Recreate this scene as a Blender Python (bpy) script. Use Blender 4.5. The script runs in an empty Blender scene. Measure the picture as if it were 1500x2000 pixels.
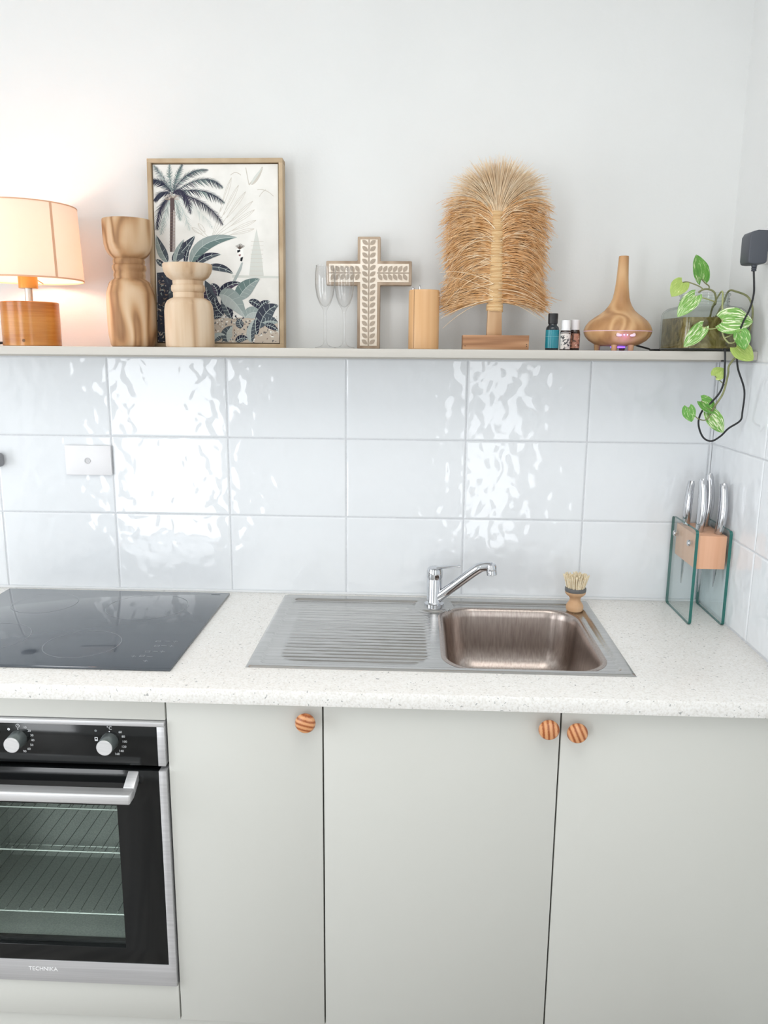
import bpy, bmesh, math, random
from mathutils import Vector, Matrix
random.seed(7)
S = bpy.context.scene
COL = S.collection
PI = math.pi

# ------------------------------------------------------------------ camera
cam_d = bpy.data.cameras.new('camera'); cam = bpy.data.objects.new('camera', cam_d); COL.objects.link(cam)
cam_d.sensor_fit = 'VERTICAL'; cam_d.sensor_height = 36.0; cam_d.lens = 36.0 * 1546.7 / 2000.0
cam_d.clip_start = 0.02
PITCH, YAW, ROLL = 0.1997, -0.0420, 0.0082
_fw = Vector((math.sin(YAW) * math.cos(PITCH), math.cos(YAW) * math.cos(PITCH), -math.sin(PITCH)))
_rt = Vector((math.cos(YAW), -math.sin(YAW), 0)); _up = _rt.cross(_fw)
_r2 = math.cos(ROLL) * _rt + math.sin(ROLL) * _up; _u2 = -math.sin(ROLL) * _rt + math.cos(ROLL) * _up
_m = Matrix((_r2, _u2, -_fw)).transposed().to_4x4(); _m.translation = (0.1803, -1.9845, 1.5167)
cam.matrix_world = _m
S.camera = cam
# ------------------------------------------------------------------ view, world, daylight
S.view_settings.view_transform = 'Standard'; S.view_settings.look = 'None'
S.view_settings.gamma = 1.0; S.view_settings.use_curve_mapping = False
S.view_settings.exposure = 0.0
S.cycles.max_bounces = 8; S.cycles.glossy_bounces = 4; S.cycles.diffuse_bounces = 4; S.cycles.transparent_max_bounces = 12
S.cycles.use_adaptive_sampling = True; S.cycles.adaptive_threshold = 0.05
W = bpy.data.worlds.new('world'); S.world = W; W.use_nodes = True
W.node_tree.nodes['Background'].inputs[0].default_value = (0.80, 0.90, 1.0, 1)
W.node_tree.nodes['Background'].inputs[1].default_value = 1.0
ROOM_BACK = -3.4
def area(name, loc, rot, sx, sy, power, col):
    d = bpy.data.lights.new(name, 'AREA'); d.shape = 'RECTANGLE'; d.size = sx; d.size_y = sy
    d.energy = power; d.color = col
    o = bpy.data.objects.new(name, d); COL.objects.link(o); o.location = loc; o.rotation_euler = rot
    return o
DAY = (0.965, 0.985, 1.0)
area('daylight_sliding_door', (-1.55, ROOM_BACK - 0.05, 1.15), (PI / 2, 0, 0), 0.80, 2.1, 28, DAY)
area('daylight_narrow_window', (0.69, ROOM_BACK - 0.05, 1.15), (PI / 2, 0, 0), 0.36, 2.1, 9, DAY)
area('daylight_side_door', (-2.43, -1.45, 1.15), (PI / 2, 0, -PI / 2), 1.4, 2.1, 31, DAY)
area('ceiling_fill_light', (0.2, -1.5, 2.585), (0, 0, 0), 1.2, 1.2, 12, (1.0, 0.98, 0.95))  # unseen fill light, added to lift the worktop and right-hand wall

# ------------------------------------------------------------------ materials
def lin(c):
    c = c / 255.0
    return c / 12.92 if c <= 0.04045 else ((c + 0.055) / 1.055) ** 2.4
def rgb(r, g, b): return (lin(r), lin(g), lin(b), 1)
MATS = {}
def mat(name, col=(200, 200, 200), rough=0.5, metal=0.0, spec=0.5, **kw):
    if name in MATS: return MATS[name]
    m = bpy.data.materials.new(name); m.use_nodes = True
    p = m.node_tree.nodes['Principled BSDF']
    p.inputs['Base Color'].default_value = rgb(*col); p.inputs['Roughness'].default_value = rough
    p.inputs['Metallic'].default_value = metal; p.inputs['Specular IOR Level'].default_value = spec
    for k, v in kw.items(): p.inputs[k.replace('_', ' ')].default_value = v
    m.diffuse_color = rgb(*col)
    MATS[name] = m
    return m
def N(m, t, **kw):
    n = m.node_tree.nodes.new(t)
    for k, v in kw.items():
        if k.startswith('i_'):
            key = k[2:].replace('_', ' ')
            n.inputs[key].default_value = v
        else: setattr(n, k, v)
    return n
def L(m, a, ao, b, bi): m.node_tree.links.new(a.outputs[ao], b.inputs[bi])
def P(m): return m.node_tree.nodes['Principled BSDF']
def ramp(m, stops):
    r = N(m, 'ShaderNodeValToRGB'); e = r.color_ramp.elements
    while len(e) < len(stops): e.new(0.5)
    for x, (p, c) in zip(e, stops): x.position = p; x.color = rgb(*c)
    return r
def coords(m, scale=(1, 1, 1), rot=(0, 0, 0), rnd=False):
    tc = N(m, 'ShaderNodeTexCoord'); mp = N(m, 'ShaderNodeMapping')
    mp.inputs['Scale'].default_value = scale; mp.inputs['Rotation'].default_value = rot
    L(m, tc, 'Object', mp, 'Vector')
    if rnd:
        oi = N(m, 'ShaderNodeObjectInfo'); mu = N(m, 'ShaderNodeMath', operation='MULTIPLY'); mu.inputs[1].default_value = 37.0
        L(m, oi, 'Random', mu, 0); L(m, mu, 0, mp, 'Location')
    return mp
def noise_col(name, stops, scale=8, detail=4, rough=0.5, stretch=(1, 1, 1), bump=0.0, bdist=0.001, rnd=False, dist=0.0, **kw):
    if name in MATS: return MATS[name]
    m = mat(name, stops[-1][1], rough, **kw)
    mp = coords(m, stretch, rnd=rnd)
    n = N(m, 'ShaderNodeTexNoise', i_Scale=scale, i_Detail=detail, i_Distortion=dist)
    L(m, mp, 0, n, 'Vector'); r = ramp(m, stops); L(m, n, 'Fac', r, 'Fac'); L(m, r, 'Color', P(m), 'Base Color')
    if bump:
        b = N(m, 'ShaderNodeBump', i_Strength=bump, i_Distance=bdist); L(m, n, 'Fac', b, 'Height'); L(m, b, 0, P(m), 'Normal')
    return m
def wood(name, stops, scale=6, stretch=(1, 1, 0.12), rings=5.0, rough=0.5, rnd=True, fiber=60.0, bump=0.05, spec=0.35, fmix=0.35, dist=0.3, fstretch=None):
    # contour lines of a stretched noise read as cut grain; a finer, longer noise adds the fibres
    if name in MATS: return MATS[name]
    m = mat(name, stops[0][1], rough, spec=spec)
    mp = coords(m, stretch, rnd=rnd)
    n = N(m, 'ShaderNodeTexNoise', i_Scale=scale, i_Detail=1.5, i_Distortion=dist); L(m, mp, 0, n, 'Vector')
    k = N(m, 'ShaderNodeMath', operation='MULTIPLY'); k.inputs[1].default_value = rings * 6.2832; L(m, n, 'Fac', k, 0)
    si = N(m, 'ShaderNodeMath', operation='SINE'); L(m, k, 0, si, 0)
    h = N(m, 'ShaderNodeMath', operation='MULTIPLY_ADD'); h.inputs[1].default_value = 0.5; h.inputs[2].default_value = 0.5; L(m, si, 0, h, 0)
    mp2 = coords(m, fstretch or (stretch[0], stretch[1], stretch[2] * 0.3), rnd=rnd)
    f = N(m, 'ShaderNodeTexNoise', i_Scale=fiber, i_Detail=3.0); L(m, mp2, 0, f, 'Vector')
    mx = N(m, 'ShaderNodeMix'); mx.inputs['Factor'].default_value = fmix
    L(m, h, 0, mx, 'A'); L(m, f, 'Fac', mx, 'B')
    r = ramp(m, stops); L(m, mx, 'Result', r, 'Fac'); L(m, r, 'Color', P(m), 'Base Color')
    b = N(m, 'ShaderNodeBump', i_Strength=bump, i_Distance=0.001); L(m, mx, 'Result', b, 'Height'); L(m, b, 0, P(m), 'Normal')
    return m
def thin_glass(name, tint=(245, 250, 250), edge=(150, 160, 160), refl=1.0):
    if name in MATS: return MATS[name]
    m = bpy.data.materials.new(name); m.use_nodes = True; MATS[name] = m
    nt = m.node_tree; nt.nodes.remove(nt.nodes['Principled BSDF']); out = nt.nodes['Material Output']
    lw = N(m, 'ShaderNodeLayerWeight', i_Blend=0.35); r = ramp(m, [(0.0, tint), (0.55, tint), (1.0, edge)])
    L(m, lw, 'Facing', r, 'Fac')
    t = N(m, 'ShaderNodeBsdfTransparent'); L(m, r, 'Color', t, 'Color')
    g = N(m, 'ShaderNodeBsdfGlossy', i_Roughness=0.03)
    pw = N(m, 'ShaderNodeMath', operation='POWER'); pw.inputs[1].default_value = 4.0   # Schlick: same from both sides of a thin shell
    lf = N(m, 'ShaderNodeLayerWeight', i_Blend=0.5); L(m, lf, 'Facing', pw, 0)
    mu = N(m, 'ShaderNodeMath', operation='MULTIPLY_ADD', use_clamp=True); mu.inputs[1].default_value = 0.7 * refl; mu.inputs[2].default_value = 0.035 * refl; L(m, pw, 0, mu, 0)
    mx = N(m, 'ShaderNodeMixShader'); L(m, mu, 0, mx, 0); L(m, t, 0, mx, 1); L(m, g, 0, mx, 2); L(m, mx, 0, out, 'Surface')
    return m

wall_m = noise_col('painted_plaster', [(0.3, (227, 228, 227)), (0.7, (231, 232, 231))], scale=3, rough=0.75, spec=0.2)
def _wallbump(m):
    mp = coords(m); n = N(m, 'ShaderNodeTexNoise', i_Scale=140.0, i_Detail=3.0); b = N(m, 'ShaderNodeBump', i_Strength=0.12, i_Distance=0.002)
    L(m, mp, 0, n, 'Vector'); L(m, n, 'Fac', b, 'Height'); L(m, b, 0, P(m), 'Normal')
_wallbump(wall_m)
def tile_material():
    m = mat('glazed_tile', (234, 237, 240), 0.045, spec=0.55)
    mp = coords(m, (1, 1, 1), rnd=True)
    n = N(m, 'ShaderNodeTexNoise', i_Scale=30.0, i_Detail=0.3, i_Distortion=0.4)
    n2 = N(m, 'ShaderNodeTexNoise', i_Scale=9.0, i_Detail=0.0)
    a = N(m, 'ShaderNodeMath', operation='MULTIPLY_ADD'); a.inputs[1].default_value = 0.9
    L(m, mp, 0, n, 'Vector'); L(m, mp, 0, n2, 'Vector'); L(m, n2, 'Fac', a, 0); L(m, n, 'Fac', a, 2)
    b = N(m, 'ShaderNodeBump', i_Strength=1.0, i_Distance=0.0017); L(m, a, 0, b, 'Height'); L(m, b, 0, P(m), 'Normal')
    return m
tile_m = tile_material()
grout_m = noise_col('tile_grout', [(0.3, (206, 208, 212)), (0.7, (216, 218, 221))], scale=120, rough=0.9, spec=0.1)
def stone():
    m = mat('speckled_stone_worktop', (224, 221, 213), 0.38, spec=0.4)
    mp = coords(m)
    v = N(m, 'ShaderNodeTexNoise', i_Scale=260.0, i_Detail=2.0); r1 = ramp(m, [(0.30, (228, 225, 219)), (0.5, (242, 240, 236)), (0.72, (248, 247, 244))])
    L(m, mp, 0, v, 'Vector'); L(m, v, 'Fac', r1, 'Fac')
    n = N(m, 'ShaderNodeTexNoise', i_Scale=150.0, i_Detail=1.0); n.inputs['Distortion'].default_value = 0.5
    r2 = ramp(m, [(0.69, (0, 0, 0)), (0.74, (255, 255, 255))]); L(m, mp, 0, n, 'Vector'); L(m, n, 'Fac', r2, 'Fac')
    mx = N(m, 'ShaderNodeMix', data_type='RGBA'); L(m, r2, 'Color', mx, 0); L(m, r1, 'Color', mx, 6)
    mx.inputs[7].default_value = rgb(176, 176, 174); L(m, mx, 2, P(m), 'Base Color')
    return m
stone_m = stone()
cab_m = mat('matt_laminate', (211, 211, 205), 0.42, spec=0.35)
carcass_m = mat('cabinet_carcass', (70, 68, 64), 0.8, spec=0.2)
shelf_m = noise_col('painted_ledge', [(0.3, (199, 195, 187)), (0.7, (207, 203, 196))], scale=10, stretch=(0.2, 1, 6), rough=0.45, spec=0.3)
steel_m = noise_col('brushed_steel', [(0.3, (196, 195, 193)), (0.7, (220, 219, 217))], scale=40, stretch=(0.05, 6, 6), rough=0.36, metal=0.9, bump=0.04)
sink_steel_m = noise_col('brushed_sink_steel', [(0.3, (184, 183, 181)), (0.7, (206, 205, 203))], scale=40, stretch=(0.05, 6, 6), rough=0.25, metal=1.0, bump=0.03)
bowl_m = noise_col('tinted_brushed_steel_bowl', [(0.3, (164, 151, 144)), (0.7, (188, 177, 170))], scale=40, stretch=(6, 6, 0.2), rough=0.30, metal=1.0)  # warm tint in the steel stands in for brown reflections
chrome_m = mat('polished_chrome', (206, 208, 212), 0.06, metal=1.0)
knife_steel_m = mat('satin_knife_steel', (200, 201, 204), 0.16, metal=1.0)
alu_m = noise_col('brushed_aluminium', [(0.3, (222, 223, 224)), (0.7, (236, 236, 237))], scale=50, stretch=(0.05, 5, 5), rough=0.38, metal=0.6)
trim_m = noise_col('satin_oven_trim', [(0.3, (208, 208, 210)), (0.7, (226, 226, 228))], scale=40, stretch=(0.05, 6, 6), rough=0.42, metal=0.5)
black_glass_m = mat('black_glass', (24, 26, 27), 0.10, spec=0.5)
hob_m = mat('ceramic_hob_glass', (74, 81, 89), 0.06, spec=0.9)
hob_mark_m = mat('hob_print', (150, 155, 160), 0.3)
dark_m = mat('dark_gap', (18, 18, 18), 0.8, spec=0.1)
enamel_m = noise_col('oven_enamel', [(0.35, (172, 180, 176)), (0.65, (192, 198, 195))], scale=300, rough=0.6)
oven_glass_m = thin_glass('oven_window_glass', (238, 241, 239), (90, 96, 93), 0.8)
rack_m = mat('rack_wire', (226, 234, 230), 0.3, metal=0.4)
print_m = mat('oven_print', (222, 224, 226), 0.5)
def pine():
    m = mat('striped_pine', (212, 146, 98), 0.3, spec=0.5); mp = coords(m, rnd=True)
    w = N(m, 'ShaderNodeTexWave', wave_type='BANDS', bands_direction='Z', i_Scale=34.0, i_Distortion=2.2, i_Detail=1.0); w.inputs['Detail Scale'].default_value = 30.0
    L(m, mp, 0, w, 'Vector'); r = ramp(m, [(0.2, (222, 164, 118)), (0.6, (208, 142, 94)), (0.9, (156, 84, 46))]); L(m, w, 'Fac', r, 'Fac'); L(m, r, 'Color', P(m), 'Base Color'); return m
pine_m = pine()
lampwood_m = wood('honey_oak', [(0.2, (198, 134, 60)), (0.55, (182, 114, 44)), (0.85, (150, 88, 32))], scale=5, stretch=(0.5, 0.5, 3.5), rings=2, rough=0.22, spec=0.6, fmix=.6, fstretch=(.25, .25, 5))
turned_m = wood('turned_pale_wood', [(0.08, (214, 186, 154)), (0.42, (200, 166, 130)), (0.7, (184, 144, 104)), (0.95, (134, 96, 64))], scale=11, stretch=(1.2, 1.2, 0.42), rings=4.2, rough=0.62, fmix=0.26)
turned2_m = wood('turned_whitewashed_wood', [(0.1, (222, 203, 180)), (0.45, (212, 188, 160)), (0.72, (198, 168, 136)), (0.95, (158, 124, 92))], scale=9, stretch=(1.5, 1.5, 0.25), rings=3.0, rough=0.65, fmix=.5)
frame_m = wood('oak_frame', [(0.2, (198, 176, 146)), (0.6, (184, 160, 129)), (0.9, (168, 143, 112))], scale=12, stretch=(1, 1, 1), rings=2, rough=0.55, fmix=.5)
bamboo_m = wood('bamboo', [(0.2, (218, 174, 126)), (0.55, (204, 154, 104)), (0.9, (172, 120, 72))], scale=30, stretch=(1, 1, 0.02), rings=1.6, rough=0.33, spec=0.5, fmix=.45, fiber=130)
base_m = wood('reclaimed_pine', [(0.2, (206, 164, 128)), (0.6, (184, 138, 102)), (0.9, (148, 106, 76))], scale=7, stretch=(0.3, 1, 3), rings=3, rough=0.6, fstretch=(.2, 1, 4))
post_m = wood('post_pine', [(0.2, (208, 174, 138)), (0.6, (192, 154, 116)), (0.9, (166, 128, 92))], scale=10, stretch=(2, 2, 0.3), rings=3, rough=0.6)
raffia_m = noise_col('raffia', [(0.25, (214, 160, 102)), (0.5, (236, 190, 138)), (0.75, (250, 220, 180))], scale=60, stretch=(1, 1, 1), rough=0.7, spec=0.2)
raffia_tip_m = noise_col('raffia_pale', [(0.25, (232, 198, 156)), (0.6, (248, 226, 194)), (0.8, (252, 240, 220))], scale=60, rough=0.7, spec=0.2)
wrap_m = noise_col('raffia_wrap', [(0.3, (196, 154, 104)), (0.7, (232, 203, 158))], scale=40, stretch=(0.4, 0.4, 8), rough=0.6)
diffuser_m = wood('printed_oak', [(0.1, (208, 168, 124)), (0.55, (192, 148, 103)), (0.95, (164, 120, 80))], scale=9, stretch=(1.4, 1.4, 0.5), rings=6, rough=0.42, fmix=.35)
crosswood_m = wood('weathered_brown_wood', [(0.2, (190, 170, 150)), (0.6, (168, 148, 128)), (0.9, (140, 120, 102))], scale=20, stretch=(1, 1, 0.3), rings=2, rough=0.7, fmix=.6)
cream_m = noise_col('cream_inlay', [(0.3, (240, 226, 208)), (0.7, (250, 242, 230))], scale=60, rough=0.7)
leafcarve_m = noise_col('carved_leaf_brown', [(0.3, (160, 144, 128)), (0.7, (184, 170, 154))], scale=80, rough=0.7)
beech_m = wood('beech_block', [(0.2, (234, 184, 152)), (0.6, (226, 172, 138)), (0.9, (214, 156, 122))], scale=14, stretch=(2, 2, 0.15), rings=1.5, rough=0.5, fmix=.6)
brushwood_m = wood('beech_handle', [(0.2, (232, 198, 162)), (0.6, (222, 184, 146)), (0.9, (206, 164, 124))], scale=12, stretch=(1.5, 1.5, 0.3), rings=2, rough=0.5)
bristle_m = noise_col('sisal_bristle', [(0.3, (240, 220, 182)), (0.7, (252, 242, 218))], scale=200, rough=0.7)
greyband_m = mat('grey_band', (104, 104, 104), 0.5)
pane_m = thin_glass('pane_glass', (250, 253, 253), (216, 236, 234), 0.7)
pane_edge_m = mat('green_glass_edge', (18, 104, 96), 0.08, spec=0.8)
flute_m = thin_glass('flute_glass', (253, 253, 253), (164, 167, 168), 1.3)
jar_m = thin_glass('jar_glass', (250, 252, 251), (184, 194, 190), 1.0)
plastic_w = mat('white_plastic', (236, 235, 237), 0.35)
plastic_g = mat('charcoal_plastic', (74, 78, 86), 0.45)
plastic_b = mat('black_plastic', (30, 30, 32), 0.4)
cord_m = mat('black_cord', (32, 33, 36), 0.5)
plug_m = mat('grey_plug', (150, 150, 154), 0.6)
vine_m = noise_col('vine_stem', [(0.3, (112, 116, 78)), (0.7, (146, 148, 104))], scale=60, rough=0.6)
petiole_m = noise_col('pale_petiole', [(0.3, (150, 160, 100)), (0.7, (190, 190, 140))], scale=60, rough=0.6)
root_m = mat('pale_root', (150, 126, 78), 0.7)
sock_m = mat('brass_socket', (186, 140, 66), 0.35, metal=0.5)
floor_m = wood('timber_floor', [(0.2, (146, 140, 134)), (0.6, (130, 124, 118)), (0.9, (110, 104, 99))], scale=4, stretch=(3, 0.3, 1), rings=3, rough=0.45, rnd=False, fstretch=(5, .2, 1))
silicone_m = mat('silicone_bead', (226, 228, 230), 0.4)

def water_mat():
    m = bpy.data.materials.new('murky_water'); m.use_nodes = True; MATS['murky_water'] = m
    nt = m.node_tree; p = P(m); out = nt.nodes['Material Output']
    mp = coords(m, (1, 1, 0.6)); n = N(m, 'ShaderNodeTexNoise', i_Scale=45.0, i_Detail=4.0, i_Distortion=1.5)
    r = ramp(m, [(0.3, (92, 80, 42)), (0.5, (152, 136, 84)), (0.7, (192, 176, 122))])
    L(m, mp, 0, n, 'Vector'); L(m, n, 'Fac', r, 'Fac'); L(m, r, 'Color', p, 'Base Color'); p.inputs['Roughness'].default_value = 0.15
    t = N(m, 'ShaderNodeBsdfTransparent'); t.inputs[0].default_value = rgb(190, 180, 130)
    mx = N(m, 'ShaderNodeMixShader'); mx.inputs[0].default_value = 0.78
    L(m, t, 0, mx, 1); L(m, p, 0, mx, 2); L(m, mx, 0, out, 'Surface')
    return m
water_m = water_mat()
def shade_mat():
    m = bpy.data.materials.new('linen_shade'); m.use_nodes = True; MATS['linen_shade'] = m
    nt = m.node_tree; nt.nodes.remove(nt.nodes['Principled BSDF']); out = nt.nodes['Material Output']
    d = N(m, 'ShaderNodeBsdfDiffuse'); d.inputs[0].default_value = rgb(246, 236, 224)
    t = N(m, 'ShaderNodeBsdfTranslucent'); t.inputs[0].default_value = rgb(250, 240, 230)
    mx = N(m, 'ShaderNodeMixShader'); mx.inputs[0].default_value = 0.42
    L(m, d, 0, mx, 1); L(m, t, 0, mx, 2); L(m, mx, 0, out, 'Surface'); return m
shade_m = shade_mat()
seam_m = mat('shade_seam', (222, 178, 146), 0.8)
def emit(name, col, s):
    m = mat(name, col, 0.4); P(m).inputs['Emission Color'].default_value = rgb(*col); P(m).inputs['Emission Strength'].default_value = s
    return m
led_m = emit('blue_led', (170, 190, 255), 3.0); ledp_m = emit('violet_led', (120, 80, 255), 3.0); bulb_m = emit('warm_bulb', (255, 204, 180), 56.0)
def leaf_mat(name, a, b, c, amount):
    m = mat(name, a, 0.4, spec=0.4)
    tc = N(m, 'ShaderNodeUVMap'); mp = N(m, 'ShaderNodeMapping'); mp.inputs['Scale'].default_value = (2.2, 6.0, 1)
    oi = N(m, 'ShaderNodeObjectInfo'); mu = N(m, 'ShaderNodeMath', operation='MULTIPLY'); mu.inputs[1].default_value = 23.0
    L(m, oi, 'Random', mu, 0); L(m, mu, 0, mp, 'Location'); L(m, tc, 0, mp, 'Vector')
    n = N(m, 'ShaderNodeTexNoise', i_Scale=1.6, i_Detail=5.0, i_Distortion=0.4); L(m, mp, 0, n, 'Vector')
    r = ramp(m, [(0.30, a), (amount - 0.04, b), (amount, b), (amount + 0.06, c)]); L(m, n, 'Fac', r, 'Fac'); L(m, r, 'Color', P(m), 'Base Color')
    P(m).inputs['Subsurface Weight'].default_value = 0.0
    return m
leaf_g = leaf_mat('pothos_green', (78, 140, 56), (110, 168, 74), (226, 236, 190), 0.60)
leaf_v = leaf_mat('pothos_variegated', (88, 150, 60), (128, 178, 84), (232, 240, 204), 0.52)
leaf_y = leaf_mat('pothos_yellow_green', (152, 182, 88), (178, 200, 108), (226, 232, 170), 0.62)
dry_m = mat('dry_leaf', (150, 92, 62), 0.8)

# ------------------------------------------------------------------ mesh tools
def wloc(o):
    v = Vector((0, 0, 0))
    while o is not None: v += o.location; o = o.parent
    return v
class MB:
    def __init__(s): s.v = []; s.f = []; s.mi = []; s.uv = []; s.k = 0
    def add(s, vs, fs, k=None):
        o = len(s.v); s.v += [tuple(v) for v in vs]; s.f += [[i + o for i in f] for f in fs]; s.mi += [s.k if k is None else k] * len(fs); return s
    def box(s, x0, x1, y0, y1, z0, z1, k=None):
        vs = [(x, y, z) for z in (z0, z1) for y in (y0, y1) for x in (x0, x1)]
        return s.add(vs, [(0, 2, 3, 1), (4, 5, 7, 6), (0, 1, 5, 4), (2, 6, 7, 3), (0, 4, 6, 2), (1, 3, 7, 5)], k)
    def lathe(s, prof, c=(0, 0, 0), n=40, sx=1.0, sy=1.0, drift=None, k=None):
        vs = []; fs = []; rings = []
        for r, z in prof:
            dx = drift(z) if drift else 0.0
            if r < 1e-6: rings.append([len(vs)]); vs.append((c[0] + dx, c[1], c[2] + z))
            else:
                rings.append(list(range(len(vs), len(vs) + n)))
                for i in range(n):
                    a = 2 * PI * i / n; vs.append((c[0] + dx + r * sx * math.cos(a), c[1] + r * sy * math.sin(a), c[2] + z))
        for a, b in zip(rings, rings[1:]):
            for i in range(n):
                j = (i + 1) % n
                if len(a) == 1 and len(b) == 1: continue
                if len(a) == 1: fs.append((a[0], b[j], b[i]))
                elif len(b) == 1: fs.append((a[i], a[j], b[0]))
                else: fs.append((a[i], a[j], b[j], b[i]))
        return s.add(vs, fs, k)
    def tube(s, path, rad, n=8, cap=True, flat=1.0, k=None):
        path = [Vector(p) for p in path]; m = len(path)
        if not isinstance(rad, (list, tuple)): rad = [rad] * m
        vs = []; fs = []; up = None
        for i, p in enumerate(path):
            t = (path[min(i + 1, m - 1)] - path[max(i - 1, 0)])
            t = t.normalized() if t.length > 1e-9 else Vector((0, 0, 1))
            if up is None: up = Vector((0, 0, 1)) if abs(t.z) < 0.9 else Vector((0, 1, 0))
            side = t.cross(up)
            if side.length < 1e-6: side = t.cross(Vector((1, 0, 0)))
            side.normalize(); up = side.cross(t).normalized()
            for j in range(n):
                a = 2 * PI * j / n; vs.append(p + side * math.cos(a) * rad[i] + up * math.sin(a) * rad[i] * flat)
        for i in range(m - 1):
            for j in range(n):
                k2 = (j + 1) % n; fs.append((i * n + j, i * n + k2, (i + 1) * n + k2, (i + 1) * n + j))
        if cap: fs.append(tuple(range(n))[::-1]); fs.append(tuple(range((m - 1) * n, m * n)))
        return s.add(vs, fs, k)
    def prism(s, poly, y0, y1, axes='xz', k=None):
        # poly in the plane of axes, extruded along the third axis
        def pt(a, b, h):
            if axes == 'xz': return (a, h, b)
            if axes == 'xy': return (a, b, h)
            return (h, a, b)
        n = len(poly); vs = [pt(a, b, y0) for a, b in poly] + [pt(a, b, y1) for a, b in poly]
        fs = [tuple(range(n)), tuple(range(n, 2 * n))[::-1]] + [(i, i + n, (i + 1) % n + n, (i + 1) % n) for i in range(n)]
        return s.add(vs, fs, k)
    def build(s, name, mats, parent=None, bevel=0.0, seg=2, smooth=True, angle=35, local=False, bev_angle=30):
        off = Vector((0, 0, 0)) if (local or parent is None) else wloc(parent)
        bm = bmesh.new(); bv = [bm.verts.new(Vector(v) - off) for v in s.v]
        for f, mi in zip(s.f, s.mi):
            try: fc = bm.faces.new([bv[i] for i in f]); fc.material_index = mi
            except ValueError: pass
        bmesh.ops.recalc_face_normals(bm, faces=bm.faces[:])
        if bevel:
            bm.normal_update()
            es = [e for e in bm.edges if len(e.link_faces) == 2 and e.calc_face_angle(0) > math.radians(bev_angle)]
            bmesh.ops.bevel(bm, geom=es, offset=bevel, segments=seg, affect='EDGES', profile=0.5, clamp_overlap=True)
        me = bpy.data.meshes.new(name); bm.to_mesh(me); bm.free()
        for mm in (mats if isinstance(mats, (list, tuple)) else [mats]): me.materials.append(mm)
        if smooth:
            me.polygons.foreach_set('use_smooth', [True] * len(me.polygons)); me.set_sharp_from_angle(angle=math.radians(angle))
        o = bpy.data.objects.new(name, me); COL.objects.link(o)
        if parent is not None: o.parent = parent
        return o
def thing(name, label, cat, loc=(0, 0, 0), group=None):
    o = bpy.data.objects.new(name, None); o.empty_display_size = 0.05; COL.objects.link(o); o.location = loc
    o['label'] = label; o['category'] = cat
    if group: o['group'] = group
    return o
def tag(o, label, cat, group=None):
    o['label'] = label; o['category'] = cat
    if group: o['group'] = group
    return o
def struct(o, label, cat):
    o['kind'] = 'structure'; o['label'] = label; o['category'] = cat; return o
def box(name, x0, x1, y0, y1, z0, z1, m, parent=None, bevel=0.0, seg=2):
    return MB().box(x0, x1, y0, y1, z0, z1).build(name, m, parent, bevel, seg)
def share(src, name, parent, loc):
    o = bpy.data.objects.new(name, src.data); COL.objects.link(o); o.parent = parent; o.location = loc; return o
def spline(pts, n=8):
    pts = [Vector(p) for p in pts]; out = []
    for i in range(len(pts) - 1):
        p0 = pts[max(i - 1, 0)]; p1 = pts[i]; p2 = pts[i + 1]; p3 = pts[min(i + 2, len(pts) - 1)]
        for j in range(n):
            t = j / n
            out.append(0.5 * ((2 * p1) + (p2 - p0) * t + (2 * p0 - 5 * p1 + 4 * p2 - p3) * t * t + (3 * p1 - p0 - 3 * p2 + p3) * t ** 3))
    out.append(pts[-1]); return out
def rrect(x0, x1, y0, y1, r, n=6):
    out = []
    for cx, cy, a0 in ((x1 - r, y1 - r, 0), (x0 + r, y1 - r, 90), (x0 + r, y0 + r, 180), (x1 - r, y0 + r, 270)):
        for i in range(n + 1):
            a = math.radians(a0 + 90 * i / n); out.append((cx + r * math.cos(a), cy + r * math.sin(a)))
    return out
def slab_hole(mb, X, Y, z0, z1, holes, axes='xy'):
    # slab over the rectangle spanned by breaks X, Y with rectangular cells left out
    def inside(a, b): return any(h[0] < a < h[1] and h[2] < b < h[3] for h in holes)
    cells = {}
    for i in range(len(X) - 1):
        for j in range(len(Y) - 1):
            cells[i, j] = not inside((X[i] + X[i + 1]) / 2, (Y[j] + Y[j + 1]) / 2)
    def pt(a, b, h): return (a, b, h) if axes == 'xy' else ((a, h, b) if axes == 'xz' else (h, a, b))
    idx = {}
    vs = []
    def vi(i, j, k):
        if (i, j, k) not in idx: idx[i, j, k] = len(vs); vs.append(pt(X[i], Y[j], (z0, z1)[k]))
        return idx[i, j, k]
    fs = []
    for (i, j), on in cells.items():
        if not on: continue
        fs.append((vi(i, j, 0), vi(i + 1, j, 0), vi(i + 1, j + 1, 0), vi(i, j + 1, 0))); fs.append((vi(i, j, 1), vi(i + 1, j, 1), vi(i + 1, j + 1, 1), vi(i, j + 1, 1)))
        for (di, dj, e) in ((-1, 0, ((i, j), (i, j + 1))), (1, 0, ((i + 1, j), (i + 1, j + 1))), (0, -1, ((i, j), (i + 1, j))), (0, 1, ((i, j + 1), (i + 1, j + 1)))):
            if not cells.get((i + di, j + dj), False):
                (a, b), (c, d) = e; fs.append((vi(a, b, 0), vi(c, d, 0), vi(c, d, 1), vi(a, b, 1)))
    mb.add(vs, fs); return mb
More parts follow.
